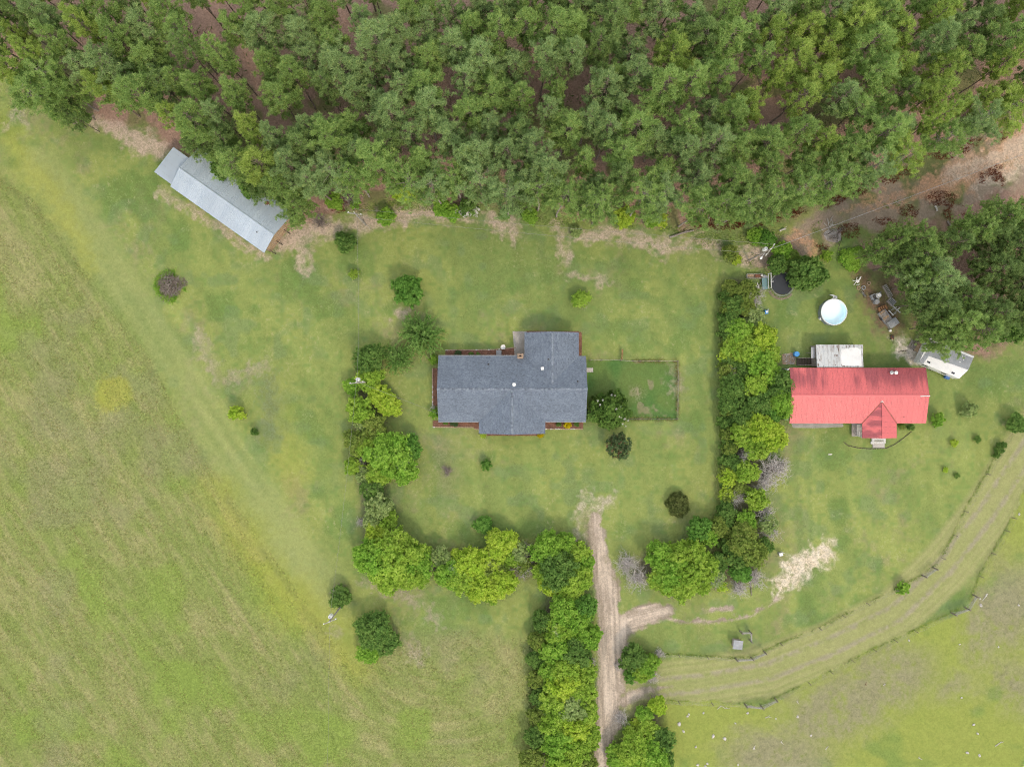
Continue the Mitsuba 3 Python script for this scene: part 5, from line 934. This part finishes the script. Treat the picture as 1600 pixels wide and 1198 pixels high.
hedge(('the hedge left of the ranch house', True), [(577,562,26,'D'),(550,604,15,'G'),(578,592,22,'L'),(592,617,18,'Y'),(608,634,19,'Y'),(563,640,23,'L'),(583,668,22,'O'),(558,690,22,'O'),(568,662,16,'B'),(610,712,38,'G'),(632,735,24,'G'),(592,738,22,'L'),(640,700,20,'E'),
    (552,728,15,'L'),(583,765,20,'D'),(592,790,22,'B'),(575,700,20,'L'),(568,742,14,'B'),(583,815,17,'B'),(588,832,20,'Y'),(606,812,17,'L')])
hedge(('the lower hedge left of the driveway', False), [(582,872,32,'G'),(618,868,40,'L'),(648,880,30,'G'),(605,895,30,'L'),(640,898,27,'L'),(662,868,18,'L'),(688,870,18,'B'),(703,895,26,'G'),(735,882,28,'Y'),(720,906,24,'L'),(715,872,16,'Y'),(785,848,26,'Y'),(770,868,22,'Y'),(800,870,18,'L'),(752,915,26,'Y'),(783,912,26,'Y'),(772,893,22,'O'),(765,930,15,'L'),
    (812,862,17,'B'),(818,885,15,'O'),(856,858,28,'G'),(880,850,20,'G'),(898,866,24,'L'),(872,888,32,'D'),(850,895,20,'L'),(862,912,20,'Y'),(898,902,28,'L'),(912,880,18,'G'),(890,925,18,'L')])
hedge(('the tall hedge at the bottom centre', True), [(882,955,28,'G'),(912,948,22,'E'),(905,972,24,'G'),(872,985,26,'L'),(848,970,18,'D'),(918,995,22,'G'),(868,1012,25,'G'),(898,1018,27,'D'),(885,1042,26,'L'),(860,1050,20,'G'),(912,1050,22,'L'),(880,1070,26,'Y'),(910,1080,22,'L'),(865,1090,24,'L'),(892,1105,26,'B'),(915,1115,22,'L'),(868,1125,26,'L'),(895,1140,26,'Y'),(920,1150,20,'L'),(872,1160,27,'G'),(900,1172,26,'L'),(880,1195,28,'L'),(915,1192,22,'O'),
    (842,1000,17,'O'),(836,1030,15,'D'),(838,1060,15,'O'),(842,1090,15,'D'),(840,1120,17,'O'),(836,1150,18,'D'),(832,1185,22,'O'),(850,1030,13,'D'),(852,1110,15,'D')])
hedge(('the clump right of the driveway', True), [(990,1028,22,'D'),(1012,1038,18,'G'),(986,1055,13,'E'),(1003,1050,17,'L'),(1022,1033,12,'L'),(1028,1102,16,'Y'),(1008,1115,16,'G'),(1012,1138,18,'L'),(1034,1155,22,'D'),(985,1140,12,'L'),(990,1170,28,'L'),(1018,1180,27,'G'),(965,1180,20,'G'),(1002,1195,22,'L'),(1040,1185,16,'D'),(995,1128,10,'Y')])
hedge(('the hedge between the two houses', True), [(1142,452,16,'O'),(1166,456,19,'O'),(1148,476,18,'D'),(1166,480,15,'O'),(1143,500,16,'D'),(1179,497,17,'B'),(1155,518,22,'G'),(1192,528,23,'Y'),(1146,545,20,'L'),(1169,545,24,'L'),(1200,550,20,'L'),(1133,556,13,'Y'),(1187,568,24,'G'),(1160,575,18,'D'),(1204,585,20,'G'),(1145,605,22,'D'),(1178,602,23,'L'),(1225,600,27,'D'),(1223,628,27,'G'),(1142,630,20,'D'),(1184,632,25,'D'),(1203,645,20,'E'),(1160,652,18,'D'),
    (1163,676,23,'L'),(1190,668,26,'Y'),(1210,684,22,'Y'),(1182,700,22,'L'),(1140,702,14,'O'),(1168,737,20,'L'),(1137,745,15,'Y'),(1137,772,14,'Y'),(1182,780,19,'L'),(1155,760,14,'O'),(1166,813,18,'G'),(1200,818,16,'B'),(1162,842,27,'O'),(1178,864,22,'O'),(1196,852,14,'D'),(1150,873,18,'D'),(1158,893,17,'E'),(1135,800,16,'D'),(1145,725,16,'D')])
hedge(('the hedge corner beside the driveway', False), [(1030,868,24,'G'),(1058,872,25,'L'),(1082,868,27,'L'),(1048,893,29,'G'),(1075,898,28,'L'),(1034,906,22,'L'),(1064,918,24,'L'),(1100,888,25,'L'),(1120,880,18,'D'),(1118,900,16,'B'),(1093,826,21,'E'),(1108,838,16,'G'),(1122,822,17,'O'),(1100,915,15,'L'),(1128,915,10,'Y')])
fringe = [(1131+2.5*math.sin(i*1.7), 462+i*19.5, 11+3*abs(math.sin(i*2.3))) for i in range(22)]
for j, (px, py, r) in enumerate(fringe):
    c = 'DODDO'[j % 5]; p = W(px+3, py, 0.8); grow('fringe_shrub', f'low dark shrub, {nth(j)} from top on the left side of the hedge between houses', 'shrub', 'small', COL[c][0], p[0], p[1], r/K/1.2, 1.2+0.3*vr.random())

# single trees and shrubs on the lawns
def one(base, label, cat, kind, lm, px, py, r, hs=1.0, **kw):
    R0, H0 = SIZE[kind]; s = r/K/R0; p = W(px, py, 0.55*H0*s*hs); return grow(base, label, cat, kind, lm, p[0], p[1], s, s*hs, **kw), p
one('feathery_tree','large feathery green tree with radiating shoots at the left rear corner of the ranch house','tree','feather','leaf_feather',657,524,38,i=0)
one('feathery_tree','smaller feathery green tree between the large feathery one and the hedge','tree','feather','leaf_feather',622,560,27,i=1)
one('round_tree','round emerald tree alone on the lawn above the feathery tree','tree','medium','leaf_emerald',637,454,25,0.9)
one('bush','dark green bush at the end of the barn dirt near the forest edge','bush','medium','leaf_dark',540,378,17)
one('bush','bright green bush on sandy ground under the forest-edge power lines','bush','medium','leaf_bright',603,339,15)
one('bush','small bright bush by the wooden posts on the left lawn','bush','small','leaf_lime',553,428,8,1.6)
_, pm = one('magnolia_tree','dark glossy tree with white blossoms at the right end of the ranch house','tree','spread','leaf_glossy',951,642,32.5,1.1)
rng = np.random.default_rng(8); km = [k for k in scene if k.startswith('magnolia_tree')][0]
# its blossoms stand in the crown, so the tree is given its own parts
_w, _l = SHAPES_['spread'][0]; del scene[km]; s_ = 32.5/K/3.2
put(km+'__trunk', xf(_w, pm[0], pm[1], 0, 0.4, s_), 'bark', 40); put(km+'__leaves', xf(_l, pm[0], pm[1], 0, 0.4, s_), 'leaf_glossy')
for (px, py) in ((942,625),(937.5,632),(969.5,635.5),(955.5,617),(961,618),(962.5,639),(967,651),(970,652),(975.5,654.5),(981.5,657),(984.5,646.5),(972.5,662),(977.5,665.5),(934,626)):
    z = 4.0*s_*1.02*(1-0.42*((px-951)**2+(py-642)**2)/32.5**2)+0.35; q = W(px, py, z); n = 7; tt = np.arange(n)*2*np.pi/n; r = 0.20+0.07*rng.random()
    pet = [blades(np.array([[q[0],q[1],q[2]]]), np.array([[math.cos(a),math.sin(a),0.35]]), r, 0.26, rng) for a in tt]; put(km+'__blossom', join(pet), 'leaf_white')
k_, pmr = one('maroon_tree','sparse dark tree with maroon leaves just below the blossoming tree','tree','thin','leaf_maroon',966,698,21,1.0)
one('dome_shrub','smooth dome-shaped olive shrub on the front lawn right of the driveway','shrub','dome','leaf_dome',1060,788.5,19,0.9)
one('bush','dense emerald bush just above the lower hedge','bush','medium','leaf_emerald',755,820,15,0.7)
one('sapling','small leafy green sapling on the front lawn below the house','sapling','small','leaf_emerald',760,727,8.5,1.3)
one('lawn_tree','pale green small tree with bare twigs on the back lawn','tree','thin','leaf_lime',909,468,15,0.9)
one('conifer','small golden-green conifer on the left lawn','conifer','small','leaf_yellow',370,645,12.5,1.5)
one('conifer','tiny dark green conifer right below the golden one','conifer','small','leaf_dark',397,674,6.5,1.7)
one('bush','half-dry green bush above the left field utility pole','bush','medium','leaf_dark',531,932,18,0.9)
one('field_bush','tall dark green bush standing in the left field below the hedge','bush','large','leaf_dark',585,985,30,0.85)
one('field_bush','bright green lobe at the bottom of the tall field bush','bush','medium','leaf_bright',576,1018,19,0.7)
one('field_bush','dark green lobe at the right of the tall field bush','bush','medium','leaf_dark',602,1000,22,0.75)
one('round_tree','broad dark leafy tree overhanging the trampoline','tree','spread','leaf_dark',1262,426,29,1.15)
one('bush','dark bush above the trampoline','bush','medium','leaf_dark',1214,414,16); one('bush','green bush beside the transformer pole','bush','medium','leaf_bright',1222,391,16,0.8); one('bush','low green weedy bush right of the transformer pole','bush','medium','weed_green',1236,402,14,0.6)
one('vine_patch','low bright green vine mound at the edge of the right-hand pines','vine','dome','leaf_bright',1330,406,19,0.55); one('vine_patch','second lobe of the bright vine mound, to its upper right','vine','dome','leaf_bright',1341,398,13,0.6)
one('bush','yellow-green bush below the ash heap','bush','small','leaf_lime',1292,400,9)
one('lawn_shrub','round green shrub at the lower right corner of the red roof','shrub','small','leaf_bright',1465,655,11,1.2); one('lawn_shrub','pale variegated shrub on the lawn right of the red roof','shrub','small','leaf_grey',1514,640,12.5,1.3)
one('fence_tree','dark leafy small tree at the track fence on the right edge','tree','medium','leaf_dark',1589,661,17,0.9); one('lawn_shrub','tiny yellow-green shrub on the right lawn','shrub','small','leaf_yellow',1491,692,6.5); one('lawn_shrub','tiny dark shrub to the right of the yellow-green one','shrub','small','leaf_dark',1527,686,6)
one('lawn_shrub','smallest yellow shrub on the right lawn','shrub','small','leaf_yellow',1477,733,4.5); one('lawn_shrub','small dark tuft right of the smallest yellow shrub','shrub','small','leaf_dark',1495,743,4.5)
for i,(px,py,r) in enumerate(((1561,702,7),(1566,695,6),(1557,711,5))): one('fence_shrub',f'dark shrub on the inner track fence, {nth(i)} of three','shrub','small','leaf_dark',px,py,r,1.5)
one('fence_shrub','bright green shrub at the bend of the inner track fence','shrub','small','leaf_bright',1411,918,11)
one('hay_bush','yellow flowering bush in the front bed of the ranch house','bush','small','leaf_gold',887,664,6.5,1.0)
one('hay_bush','low yellow bush under the front gable, left','bush','small','leaf_yellow',755,679.5,5,0.8); one('hay_bush','low golden bush under the front gable, right','bush','small','leaf_gold',843.5,679.5,5,0.8)
one('bed_shrub','bright green shrub at the upper left corner of the ranch house','shrub','small','leaf_bright',678,562,8.5,1.3); one('bed_shrub','green shrub with white flowers at the lower left corner of the ranch house','shrub','small','leaf_bright',679,646,8.5,1.3)
one('bed_shrub','small white flowering twigs above the lower left corner shrub','shrub','small','leaf_white',676.5,638,4.0,1.5)
for (px,py,l) in ((716,553,'purple-dark shrub in the bed behind the house, leftmost'),(737,553.5,'dark shrub in the bed behind the house, middle'),(747,554,'dark shrub in the bed behind the house, rightmost'),(711,660.5,'purple-dark shrub in the front left bed'),(696,660,'small green shrub in the front left bed')): one('bed_shrub',l,'shrub','small','leaf_maroon' if 'purple' in l else 'leaf_dark',px,py,6.5 if 'purple' in l else 4)
for (px,py,l) in ((873,662.5,'small dark shrub left of the yellow bush in the front bed'),(901,662.5,'small dark shrub right of the yellow bush in the front bed')): one('bed_shrub',l,'shrub','small','leaf_dark',px,py,4.5)
one('porch_shrub','low dark shrub right of the red porch roof','shrub','small','leaf_dark',1424,667,6); one('porch_shrub','low dry shrub at the right side of the red porch roof','shrub','small','leaf_olive',1410,666,5.5)
# forest-edge shrubs
for i,(px,py,r,c,l) in enumerate(((628,299,17,'Y','golden yellow-green shrub under the pines at the forest edge'),(640,305,11,'Y','smaller golden shrub right of the first one under the pines'),(690,325,15,'G','bright green shrub left of the white-flowered one'),(706,333,13,'G','low bright green shrub touching the white-flowered one'),(790,336,9,'E','dark green shrub at the foot of the lone edge pine'),(828,338,13,'G','bright green shrub right of the lone edge pine'),(975,339,17,'Y','yellow-lime shrub below the leaning edge pines'),(1033,345,12,'Y','yellow-green shrub above the fallen log'),(1020,340,15,'G','green shrub left of the yellow one above the fallen log'),(900,362,10,'B','bluish grey-green shrub on the sandy bank'),(522,315,14,'G','bright green shrub near the forest-edge utility pole'),(555,318,9,'G','small bright shrub above the forest-edge utility pole'),(1530,190,17,'E','bright leafy shrub at the forest edge, upper right'),(1198,372,14,'E','green shrub by the clay road left of its start'),(1180,368,13,'G','weedy green shrub left of the clay road'),(1140,395,13,'O','olive shrub at the corner of the back lawn'),(1150,405,9,'Y','small yellowish shrub at the corner of the back lawn'))):
    one('edge_shrub', l, 'shrub', 'medium' if r > 12 else 'small', COL[c][0], px, py, r, 0.85)
kf, _ = one('flowering_shrub','white flowering shrub at the forest edge','shrub','medium','leaf_dark',732,325,16,0.7); fl = []; c = W(732,326,2.2); rng = np.random.default_rng(4)
fv, ff = leaf_quads(np.c_[c[0]+rng.normal(size=260)*0.75, c[1]+rng.normal(size=260)*0.42-0.2, 1.5+0.5*rng.random(260)], np.tile([0,0,1.0],(260,1)), 0.30, rng); del scene[kf]; w_, l_ = SHAPES_['medium'][1]; p = W(732,325,1.2)
put(kf+'__trunk', xf(w_, p[0], p[1], 0, 0.3, 0.62), 'bark'); put(kf+'__leaves', xf(l_, p[0], p[1], 0, 0.3, 0.62), 'leaf_dark'); tag(put(kf+'__flowers', (fv, ff), 'leaf_white'), 'white blossoms', kind='stuff')

# bare twig bushes
TW = {}
def bare(label, px, py, r, hs=1.0, bsdf='grey_twig', base='bare_bush', seed=None, n=46):
    R_ = r/K; i = len(TW) % 4
    if i not in TW or len(TW) < 4: TW[len(TW)] = ply(twigs(201+len(TW), 2.0, 2.4, n), None)
    d = TW[(seed if seed is not None else int(vr.integers(4))) % len(TW)]; H_ = 2.4*R_/2*hs; p = W(px, py, 0.5*H_); k = thing(base, label, 'bush')
    scene[k+'__twigs'] = {**d, 'bsdf': {'type':'ref','id':bsdf}, 'to_world': T().translate([p[0],p[1],0]).rotate([0,0,1],vr.random()*360).scale([R_/2,R_/2,R_/2*hs])}
for px,py,r,hs,l in ((983,884,26,1.2,'grey leafless bush at the driveway side of the hedge corner'),(998,906,22,1.0,'smaller grey leafless bush below the first at the hedge corner'),(1210,735,30,1.0,'large pale leafless tree right of the long hedge'),(1222,728,20,1.2,'pale bare crown at the right of the large leafless tree'),(1196,750,24,1.0,'pale bare branches at the left of the large leafless tree'),(1182,463,19,1.5,'grey bare bush left of the pipe frame'),(1146,582,11,2.2,'small grey bare bush inside the hedge between the houses'),(1162,712,14,2,'grey twigs inside the long hedge above the large leafless tree'),(1150,778,15,2,'grey twigs inside the long hedge left of the lime trees'),(1195,802,20,1.2,'grey bare branches spreading right from the long hedge'),(1205,830,18,1,'grey bare branches below those spreading right'),(1181,903,20,0.9,'grey bare bush at the bottom of the long hedge'),(1155,920,18,0.9,'grey bare bush beside the brown post at the hedge bottom'),(1112,902,20,1.4,'grey bare branches in the lower hedge corner'),(1060,925,14,1,'grey twigs under the lime trees at the hedge corner'),
    (818,890,20,1.2,'grey bare tree between two trees of the lower hedge'),(822,860,15,1.6,'grey twigs in the gap at the top of the lower hedge'),(768,876,11,3,'grey twigs among the yellow trees of the lower hedge'),(710,882,11,3,'grey twigs left of the yellow trees in the lower hedge'),(672,880,14,1.5,'grey lichened bare bush right of the big lime tree'),(895,852,12,2,'grey twigs near the top of the lower hedge by the driveway'),(564,725,11,1.8,'grey bare bush low in the hedge left of the house'),(595,710,14,3.2,'grey bare twigs on the left of the big bright green tree'),(632,722,13,3.2,'grey bare twigs on the right of the big bright green tree'),(582,763,14,2,'dark bare branches in the hedge left of the house'),(563,815,10,1.3,'grey bare bush at the lower left of the house hedge'),(868,978,12,3,'grey bare twigs near the top of the bottom centre hedge'),(925,1035,10,1.6,'grey bare twigs by the driveway in the bottom centre hedge'),(972,1122,15,1.0,'grey bare bush at the left of the clump by the track'),(1020,1058,14,0.9,'grey bare branches below the clump at the farm track'),(966,1040,12,1,'grey bare twigs between driveway and clump'),(1030,1022,12,1,'grey twigs on the fence right of the clump'),(913,472,9,1.6,'bare twigs in the small pale back lawn tree'),(530,925,17,1.0,'dry twigs in the half-dry bush above the field pole'),
    (500,345,16,1.2,'reddish dry bush at the barn end of the forest'),(545,310,16,1.4,'dead reddish bush at the forest edge by the pole')):
    bare(l, px, py, r, hs, 'dead_twig' if ('red' in l or 'dry' in l or 'dark' in l) else 'grey_twig')
bare('brown dead bush on the front lawn', 698, 735, 12, 0.7, 'dead_twig')
kb = thing('brush_pile', 'grey brush pile ringed by tall green weeds on the left lawn', 'brush pile'); rng = np.random.default_rng(3); c = W(267,446); o = []
for i in range(420):
    t = rng.random()*6.283; r_ = (2.2+0.45*math.sin(3*t+1)+0.3*math.sin(5*t))*rng.random()**0.7; q = c+np.array([r_*math.cos(t), r_*math.sin(t), 0.1+0.9*(1-(r_/2.4)**2)*rng.random()]); d = unit(rng.normal(size=3)*[1,1,0.25]); L = 0.5+0.9*rng.random(); o.append(tube([q-d*L/2, q+rng.normal(size=3)*0.06, q+d*L/2], [0.05,0.045,0.02], 4, False))
put(kb+'__sticks', join(o[::2]), 'bark'); tag(kb+'__sticks', kind='stuff'); put(kb+'__grey_sticks', join(o[1::2]), 'pale_bark'); tag(kb+'__grey_sticks', kind='stuff') 

# ground-hugging growth nobody could count
def weeds(name, label, pts, w, n, bsdf, h=0.5, wd=0.07, seed=0, patches=None):
    rng = np.random.default_rng(seed); P = []
    for (a, b) in zip(pts[:-1], pts[1:]):
        a_, b_ = W(*a), W(*b); L = np.linalg.norm(b_-a_); m = int(n*L); t = rng.random((m,1)); P.append(a_+(b_-a_)*t + rng.normal(size=(m,3))*[w,w,0])
    P = np.vstack(P); P = P[meshkit.fbm(P*[0.5,0.5,0], 3, seed) > 0.26+0.25*rng.random(len(P))]; D = rng.normal(size=(len(P),3))*0.55+[0,0,1.0]; P[:,2] = 0.0
    return tag(put(name, blades(P, D, h, wd, rng), bsdf), label, name.replace('_',' '), kind='stuff')
weeds('fence_grass', 'tall dark grass under the inner track fence', INNER[:-2], 0.14, 26, 'weed_green', 0.5, 0.07, 1)
weeds('fence_grass', 'tall dark grass under the outer track fence', OUTER[:-1], 0.12, 20, 'weed_green', 0.42, 0.07, 2)
weeds('garden_weeds', 'dry grey weeds along the garden plot fence', [(990,564),(1058,564.5),(1058.3,655),(985,654.5)], 0.20, 60, 'weed_straw', 0.5, 0.07, 3)
def patch(name, label, blobs, dens, bsdf, h, wd, seed, cat):
    rng = np.random.default_rng(seed); P = []
    for px, py, rx, ry in blobs:
        m = int(dens*math.pi*rx*ry/K/K); r_ = np.sqrt(rng.random(m)); t = rng.random(m)*6.283; c = W(px, py); P.append(np.c_[c[0]+r_*np.cos(t)*rx/K, c[1]+r_*np.sin(t)*ry/K, 0*r_])
    P = np.vstack(P); P = P[meshkit.fbm(P*[0.45,0.45,0]+seed, 3, seed) > 0.42]; D = rng.normal(size=(len(P),3))*0.7+[0,0,0.9]
    return tag(put(name, blades(P, D, h, wd, rng), bsdf), label, cat, kind='stuff')
patch('tall_weeds', 'ring of tall green weeds round the brush pile', [(267+21*math.cos(a),446+19*math.sin(a),6,6) for a in np.arange(0,6.28,0.45)]+[(266,468,10,6),(267,446,22,20),(267,446,24,22)], 60, 'leaf_bright', 0.7, 0.11, 5, 'weeds')
patch('dry_bracken', 'rust-red dry bracken along the forest edge and clay road', [(1120,352,40,7),(1180,345,40,8),(1220,334,30,8),(1270,320,30,8),(1310,306,25,8),(1350,292,25,7),(1410,268,25,7),(1470,243,20,7),(1530,222,20,7),(1100,346,30,9),(1150,345,30,10),(1195,338,25,9),(1240,325,30,10),(1290,312,30,10),(1330,302,22,8),(1380,280,25,8),(1440,250,14,8),(1500,232,16,9),(1560,212,14,8),(550,310,16,14),(530,325,14,8)], 30, 'leaf_rust', 0.55, 0.12, 6, 'bracken')
patch('dry_brush', 'dark red-brown brush between the clay road and the right-hand pines', [(1548,280,20,16),(1470,310,25,12),(1490,330,18,14),(1420,330,16,10),(1380,352,25,12),(1330,360,22,12),(1285,385,12,8),(1560,275,12,18)], 34, 'leaf_rust', 0.55, 0.10, 7, 'brush')
patch('verge_weeds', 'green weeds on the verge below the forest', [(1120,375,40,12),(1190,372,40,14),(1160,405,30,12),(1060,360,30,6),(1000,352,40,6),(870,345,40,8),(660,320,60,10),(600,325,40,8),(1290,355,25,10),(1390,318,20,8),(1255,392,16,10)], 22, 'weed_green', 0.42, 0.09, 8, 'weeds')
patch('forest_undergrowth', 'low green undergrowth on the forest floor', [(520,140,45,40),(700,200,60,50),(900,200,90,70),(1100,200,90,70),(1300,150,90,70),(1450,100,90,60),(300,100,90,60),(130,60,90,60),(800,80,200,60)], 1.6, 'weed_dark', 0.9, 0.16, 9, 'undergrowth')
patch('hedge_grass', 'dark grass and weeds along the hedge feet', [(1131,480+i*24,6,12) for i in range(18)]+[(832,1000+i*22,9,12) for i in range(9)], 40, 'weed_dark', 0.5, 0.09, 10, 'grass')
# meadow tufts: the rough texture of hay grass standing in clumps
rng = np.random.default_rng(14); Mp = sg.Polygon(M(MEADOW)); from shapely.prepared import prep as _prep
def tufts(name, label, pl, box_, n, bsdf, h, wd, seed, thr):
    rng = np.random.default_rng(seed); P = np.c_[box_[0]+(box_[2]-box_[0])*rng.random(n), box_[1]+(box_[3]-box_[1])*rng.random(n), np.zeros(n)]; import shapely
    P = P[shapely.contains_xy(pl, P[:,0], P[:,1])]; q = P.copy(); s = (q[:,0]*0.83+q[:,1]*0.55)*0.9; t = (q[:,1]*0.83-q[:,0]*0.55)*0.16; P = P[meshkit.fbm(np.c_[s,t,0*s], 3, seed) > thr]
    D = rng.normal(size=(len(P),3))*[0.9,0.9,0.3]+[0,0,0.75]; return tag(put(name, blades(P, D, h, wd, rng), bsdf), label, 'grass', kind='stuff')
tufts('meadow_straw', 'dry straw-coloured stalks standing in the hay meadow', Mp, (-92,-70,3,42), 60000, 'weed_straw', 0.34, 0.08, 15, 0.50)
tufts('meadow_grass', 'taller green grass tufts in the hay meadow', Mp, (-92,-70,3,42), 60000, 'hay_green', 0.34, 0.08, 16, 0.46)

# ---- pines
import shapely
FP = sg.Polygon(M([(-200,-40),(1800,-40),(1800,40),(1640,126),(1500,194),(1400,231),(1290,276),(1200,304),(1100,328),(1000,326),(900,320),(820,314),(700,308),(620,294),(560,300),(510,322),(470,325),(430,312),(390,280),(340,245),(285,215),(250,195),(210,180),(150,176),(100,165),(60,130),(-10,60),(-200,20)]))
GAPS = [(310,25,34,26),(345,62,38,26),(490,92,26,30),(520,160,44,28),(705,130,14,26),(591,194,24,18),(1229,172,40,12),(1377,57,22,26),(1519,111,26,26),(1395,10,20,20),(893,225,14,16),(690,20,12,20),(130,160,12,30),(80,72,16,10),(815,245,14,10),(880,255,16,14),(1180,250,10,14),(640,130,12,12),(965,235,12,18),(1100,80,12,16),(1270,110,10,16),(250,40,14,18),(420,60,14,12),(560,70,12,14),(455,200,16,14),(760,90,10,22),(850,60,16,12),(1010,130,14,18),(1040,30,14,14),(1160,90,12,12),(1330,190,20,9),(1420,160,16,14),(1480,60,14,14),(1300,40,12,14),(1210,30,14,14),(740,235,14,14),(1090,200,10,14)]
pr_ = np.random.default_rng(99); pts = []
def in_gap(px, py): return any(((px-a)/rx)**2+((py-b)/ry)**2 < 1 for a,b,rx,ry in GAPS)
EDGE = [(795,338,14.5),(925,351,14.5),(911,345,13),(1061,355,14.5),(1096,350,14),(1120,350,14.5),(1128,349,13.5),(1163,346,14),(1198,339,14),(1232,330,14),(1262,322,14),(690,322,13.5),(754,316,13.5),(578,308,14),(552,306,14.5),(660,316,13),(870,338,13.5),(980,342,14),(1010,338,13.5),(153,174,14),(133,198,14),(1300,308,14),(1345,290,14),(1395,270,14),(1450,245,14),(1500,222,13.5),(1550,196,14),(1600,176,14),(720,312,12.5),(840,330,13)]
epos = np.array([W(a,b)[:2] for a,b,_ in EDGE])
for r_min in (3.75, 3.45):
    for _ in range(14000):
        px, py = pr_.random()*1800-100, pr_.random()*320+20; q = W(px, py)[:2]
        if in_gap(*(np.array([800,599])+(np.array([px,py])-[800,599])*1.13)) or not FP.contains(sg.Point(q)): continue
        if pts and np.min(np.hypot(*(np.array(pts)-q).T)) < r_min: continue
        if np.min(np.hypot(*(epos-q).T)) < 3.2: continue
        if len(pts) >= 268: break
        pts.append(q)
def pine_leaf(x):
    u = pr_.random(); px = x*K+800
    w = [0.15,0.45,0.28,0.12] if px < 480 else [0.50,0.36,0.06,0.08] if px < 1080 else [0.14,0.42,0.38,0.06]
    return ['needles_blue','needles_green','needles_yellow','needles_dark'][int(np.searchsorted(np.cumsum(w), u*0.999))]
ZONE = [('left part of the dense forest', -1e9, -45), ('middle left part of the dense forest', -45, -8), ('middle right part of the dense forest', -8, 32), ('right part of the dense forest', 32, 1e9)]
pts = np.array(pts); order = np.argsort(-pts[:,1]); bands = np.array_split(order, 6)
for bi, bd in enumerate(bands):
    row = ['top row','second row','third row','fourth row','fifth row','front row'][bi]
    for j, qi in enumerate(bd[np.argsort(pts[bd,0])]):
        q = pts[qi]; lm = pine_leaf(q[0]); hs = 0.76+0.36*pr_.random(); cn = {'needles_blue':'bluish green','needles_green':'mid green','needles_yellow':'yellowish green','needles_dark':'dark green'}[lm]
        kind = 'thinpine' if pr_.random() < 0.07 else 'pine'
        grow('pine_tree', f'{cn} pine in the dense forest, {nthw(j)} from the left in its {row}', 'pine', kind, lm, q[0], q[1], 0.70+0.62*pr_.random()**1.2, hs, 'pines in the dense forest')
for i, (px, py, h) in enumerate(sorted(EDGE)):
    p = W(px, py - (10 if px > 1180 else 0)); bare_ = px > 1000; grow('edge_pine', f'forest-edge pine with its trunk in view, {nth(i)} counting from the left', 'pine', 'edgepine', pine_leaf(p[0]), p[0], p[1], 0.95+0.18*pr_.random(), (h+2.6)/17.5, None, 'pale_bark')
for i, (px, py, r, lm, l) in enumerate(((312,214,38,'needles_dark','broad dark tree hanging over the upper end of the barn'),(362,242,38,'needles_green','broad tree overhanging the middle of the barn roof'),(402,276,34,'needles_dark','dark tree at the back of the barn roof'),(442,285,40,'needles_green','large light tree at the right end of the barn'),(462,320,30,'needles_green','tree crown at the lower right end of the barn'),(250,130,38,'needles_blue','tall tree behind the upper end of the barn'),(200,80,38,'needles_green','large tree at the upper left of the forest edge'),(180,130,34,'needles_green','light green tree left above the barn'),(90,150,34,'needles_green','dark leafy tree at the far left forest edge'),(110,178,22,'needles_dark','low dark tree at the far left lawn edge'),(60,120,26,'needles_green','tree at the far left edge over the dirt path'))):
    h = 11.0 if i in (0,1,2,4,9) else 14.0; p = W(px, py, h*0.72); grow('barn_tree', l, 'tree', 'bigpine', lm, p[0], p[1], r/K/4.4*0.93, h/15.0)
for i,(px,py,r,kind,lm,l) in enumerate(((300,212,17,'medium','leaf_dark','dark leafy oak bough over the upper barn roof'),(345,262,17,'medium','leaf_dark','dark leafy oak bough over the middle barn roof'),(392,288,22,'medium','leaf_dark','dark leafy oak behind the barn roof'),(60,135,15,'medium','leaf_dark','dark leafy bush at the far left forest edge'),(85,168,17,'medium','leaf_dark','second dark leafy bush at the far left forest edge'),(25,120,15,'medium','leaf_dark','dark leafy bush at the left picture edge'))):
    R0, H0 = SIZE[kind]; hh = 7.5 if i < 3 else 4.0; p = W(px, py, hh*0.7); grow('oak_tree', l, 'tree', kind, lm, p[0], p[1], r/K/R0, hh/H0)
EAST = [(1372,392,22,12,'needles_green'),(1400,376,24,13,'needles_green'),(1434,374,28,14,'needles_green'),(1412,408,26,13,'needles_dark'),(1440,400,30,14,'needles_green'),(1465,432,40,15,'needles_blue'),(1442,440,26,13,'needles_green'),(1453,470,26,13,'needles_dark'),(1470,478,34,14,'needles_dark'),(1470,508,26,12,'needles_green'),(1500,500,36,14.5,'needles_green'),(1530,515,36,14,'needles_green'),(1480,530,30,13,'needles_green'),(1512,462,32,14,'needles_dark'),(1555,490,30,14,'needles_dark'),
    (1490,380,27,14,'needles_dark'),(1530,356,29,14,'needles_green'),(1568,342,30,14,'needles_green'),(1604,342,30,14,'needles_green'),(1555,365,30,14,'needles_dark'),(1590,385,34,14,'needles_dark'),(1565,420,32,14,'needles_dark'),(1600,440,34,14,'needles_dark'),(1595,490,28,13,'needles_dark'),(1640,360,34,14,'needles_dark'),(1640,420,34,14,'needles_dark'),(1648,335,32,14,'needles_green'),(1640,480,32,14,'needles_dark')]
for i,(px,py,r,h,lm) in enumerate(sorted(EAST)):
    p = W(px, py, h*0.72); grow('yard_pine', f'thick pine in the stand above the camper, {nth(i)} counting from the left', 'pine', 'bigpine', lm, p[0], p[1], r/K/4.4*0.95, h/15.0)
one('round_tree','dark broadleaf tree at the right end of the pine stand above the camper','tree','large','leaf_dark',1578,512,26,1.2)
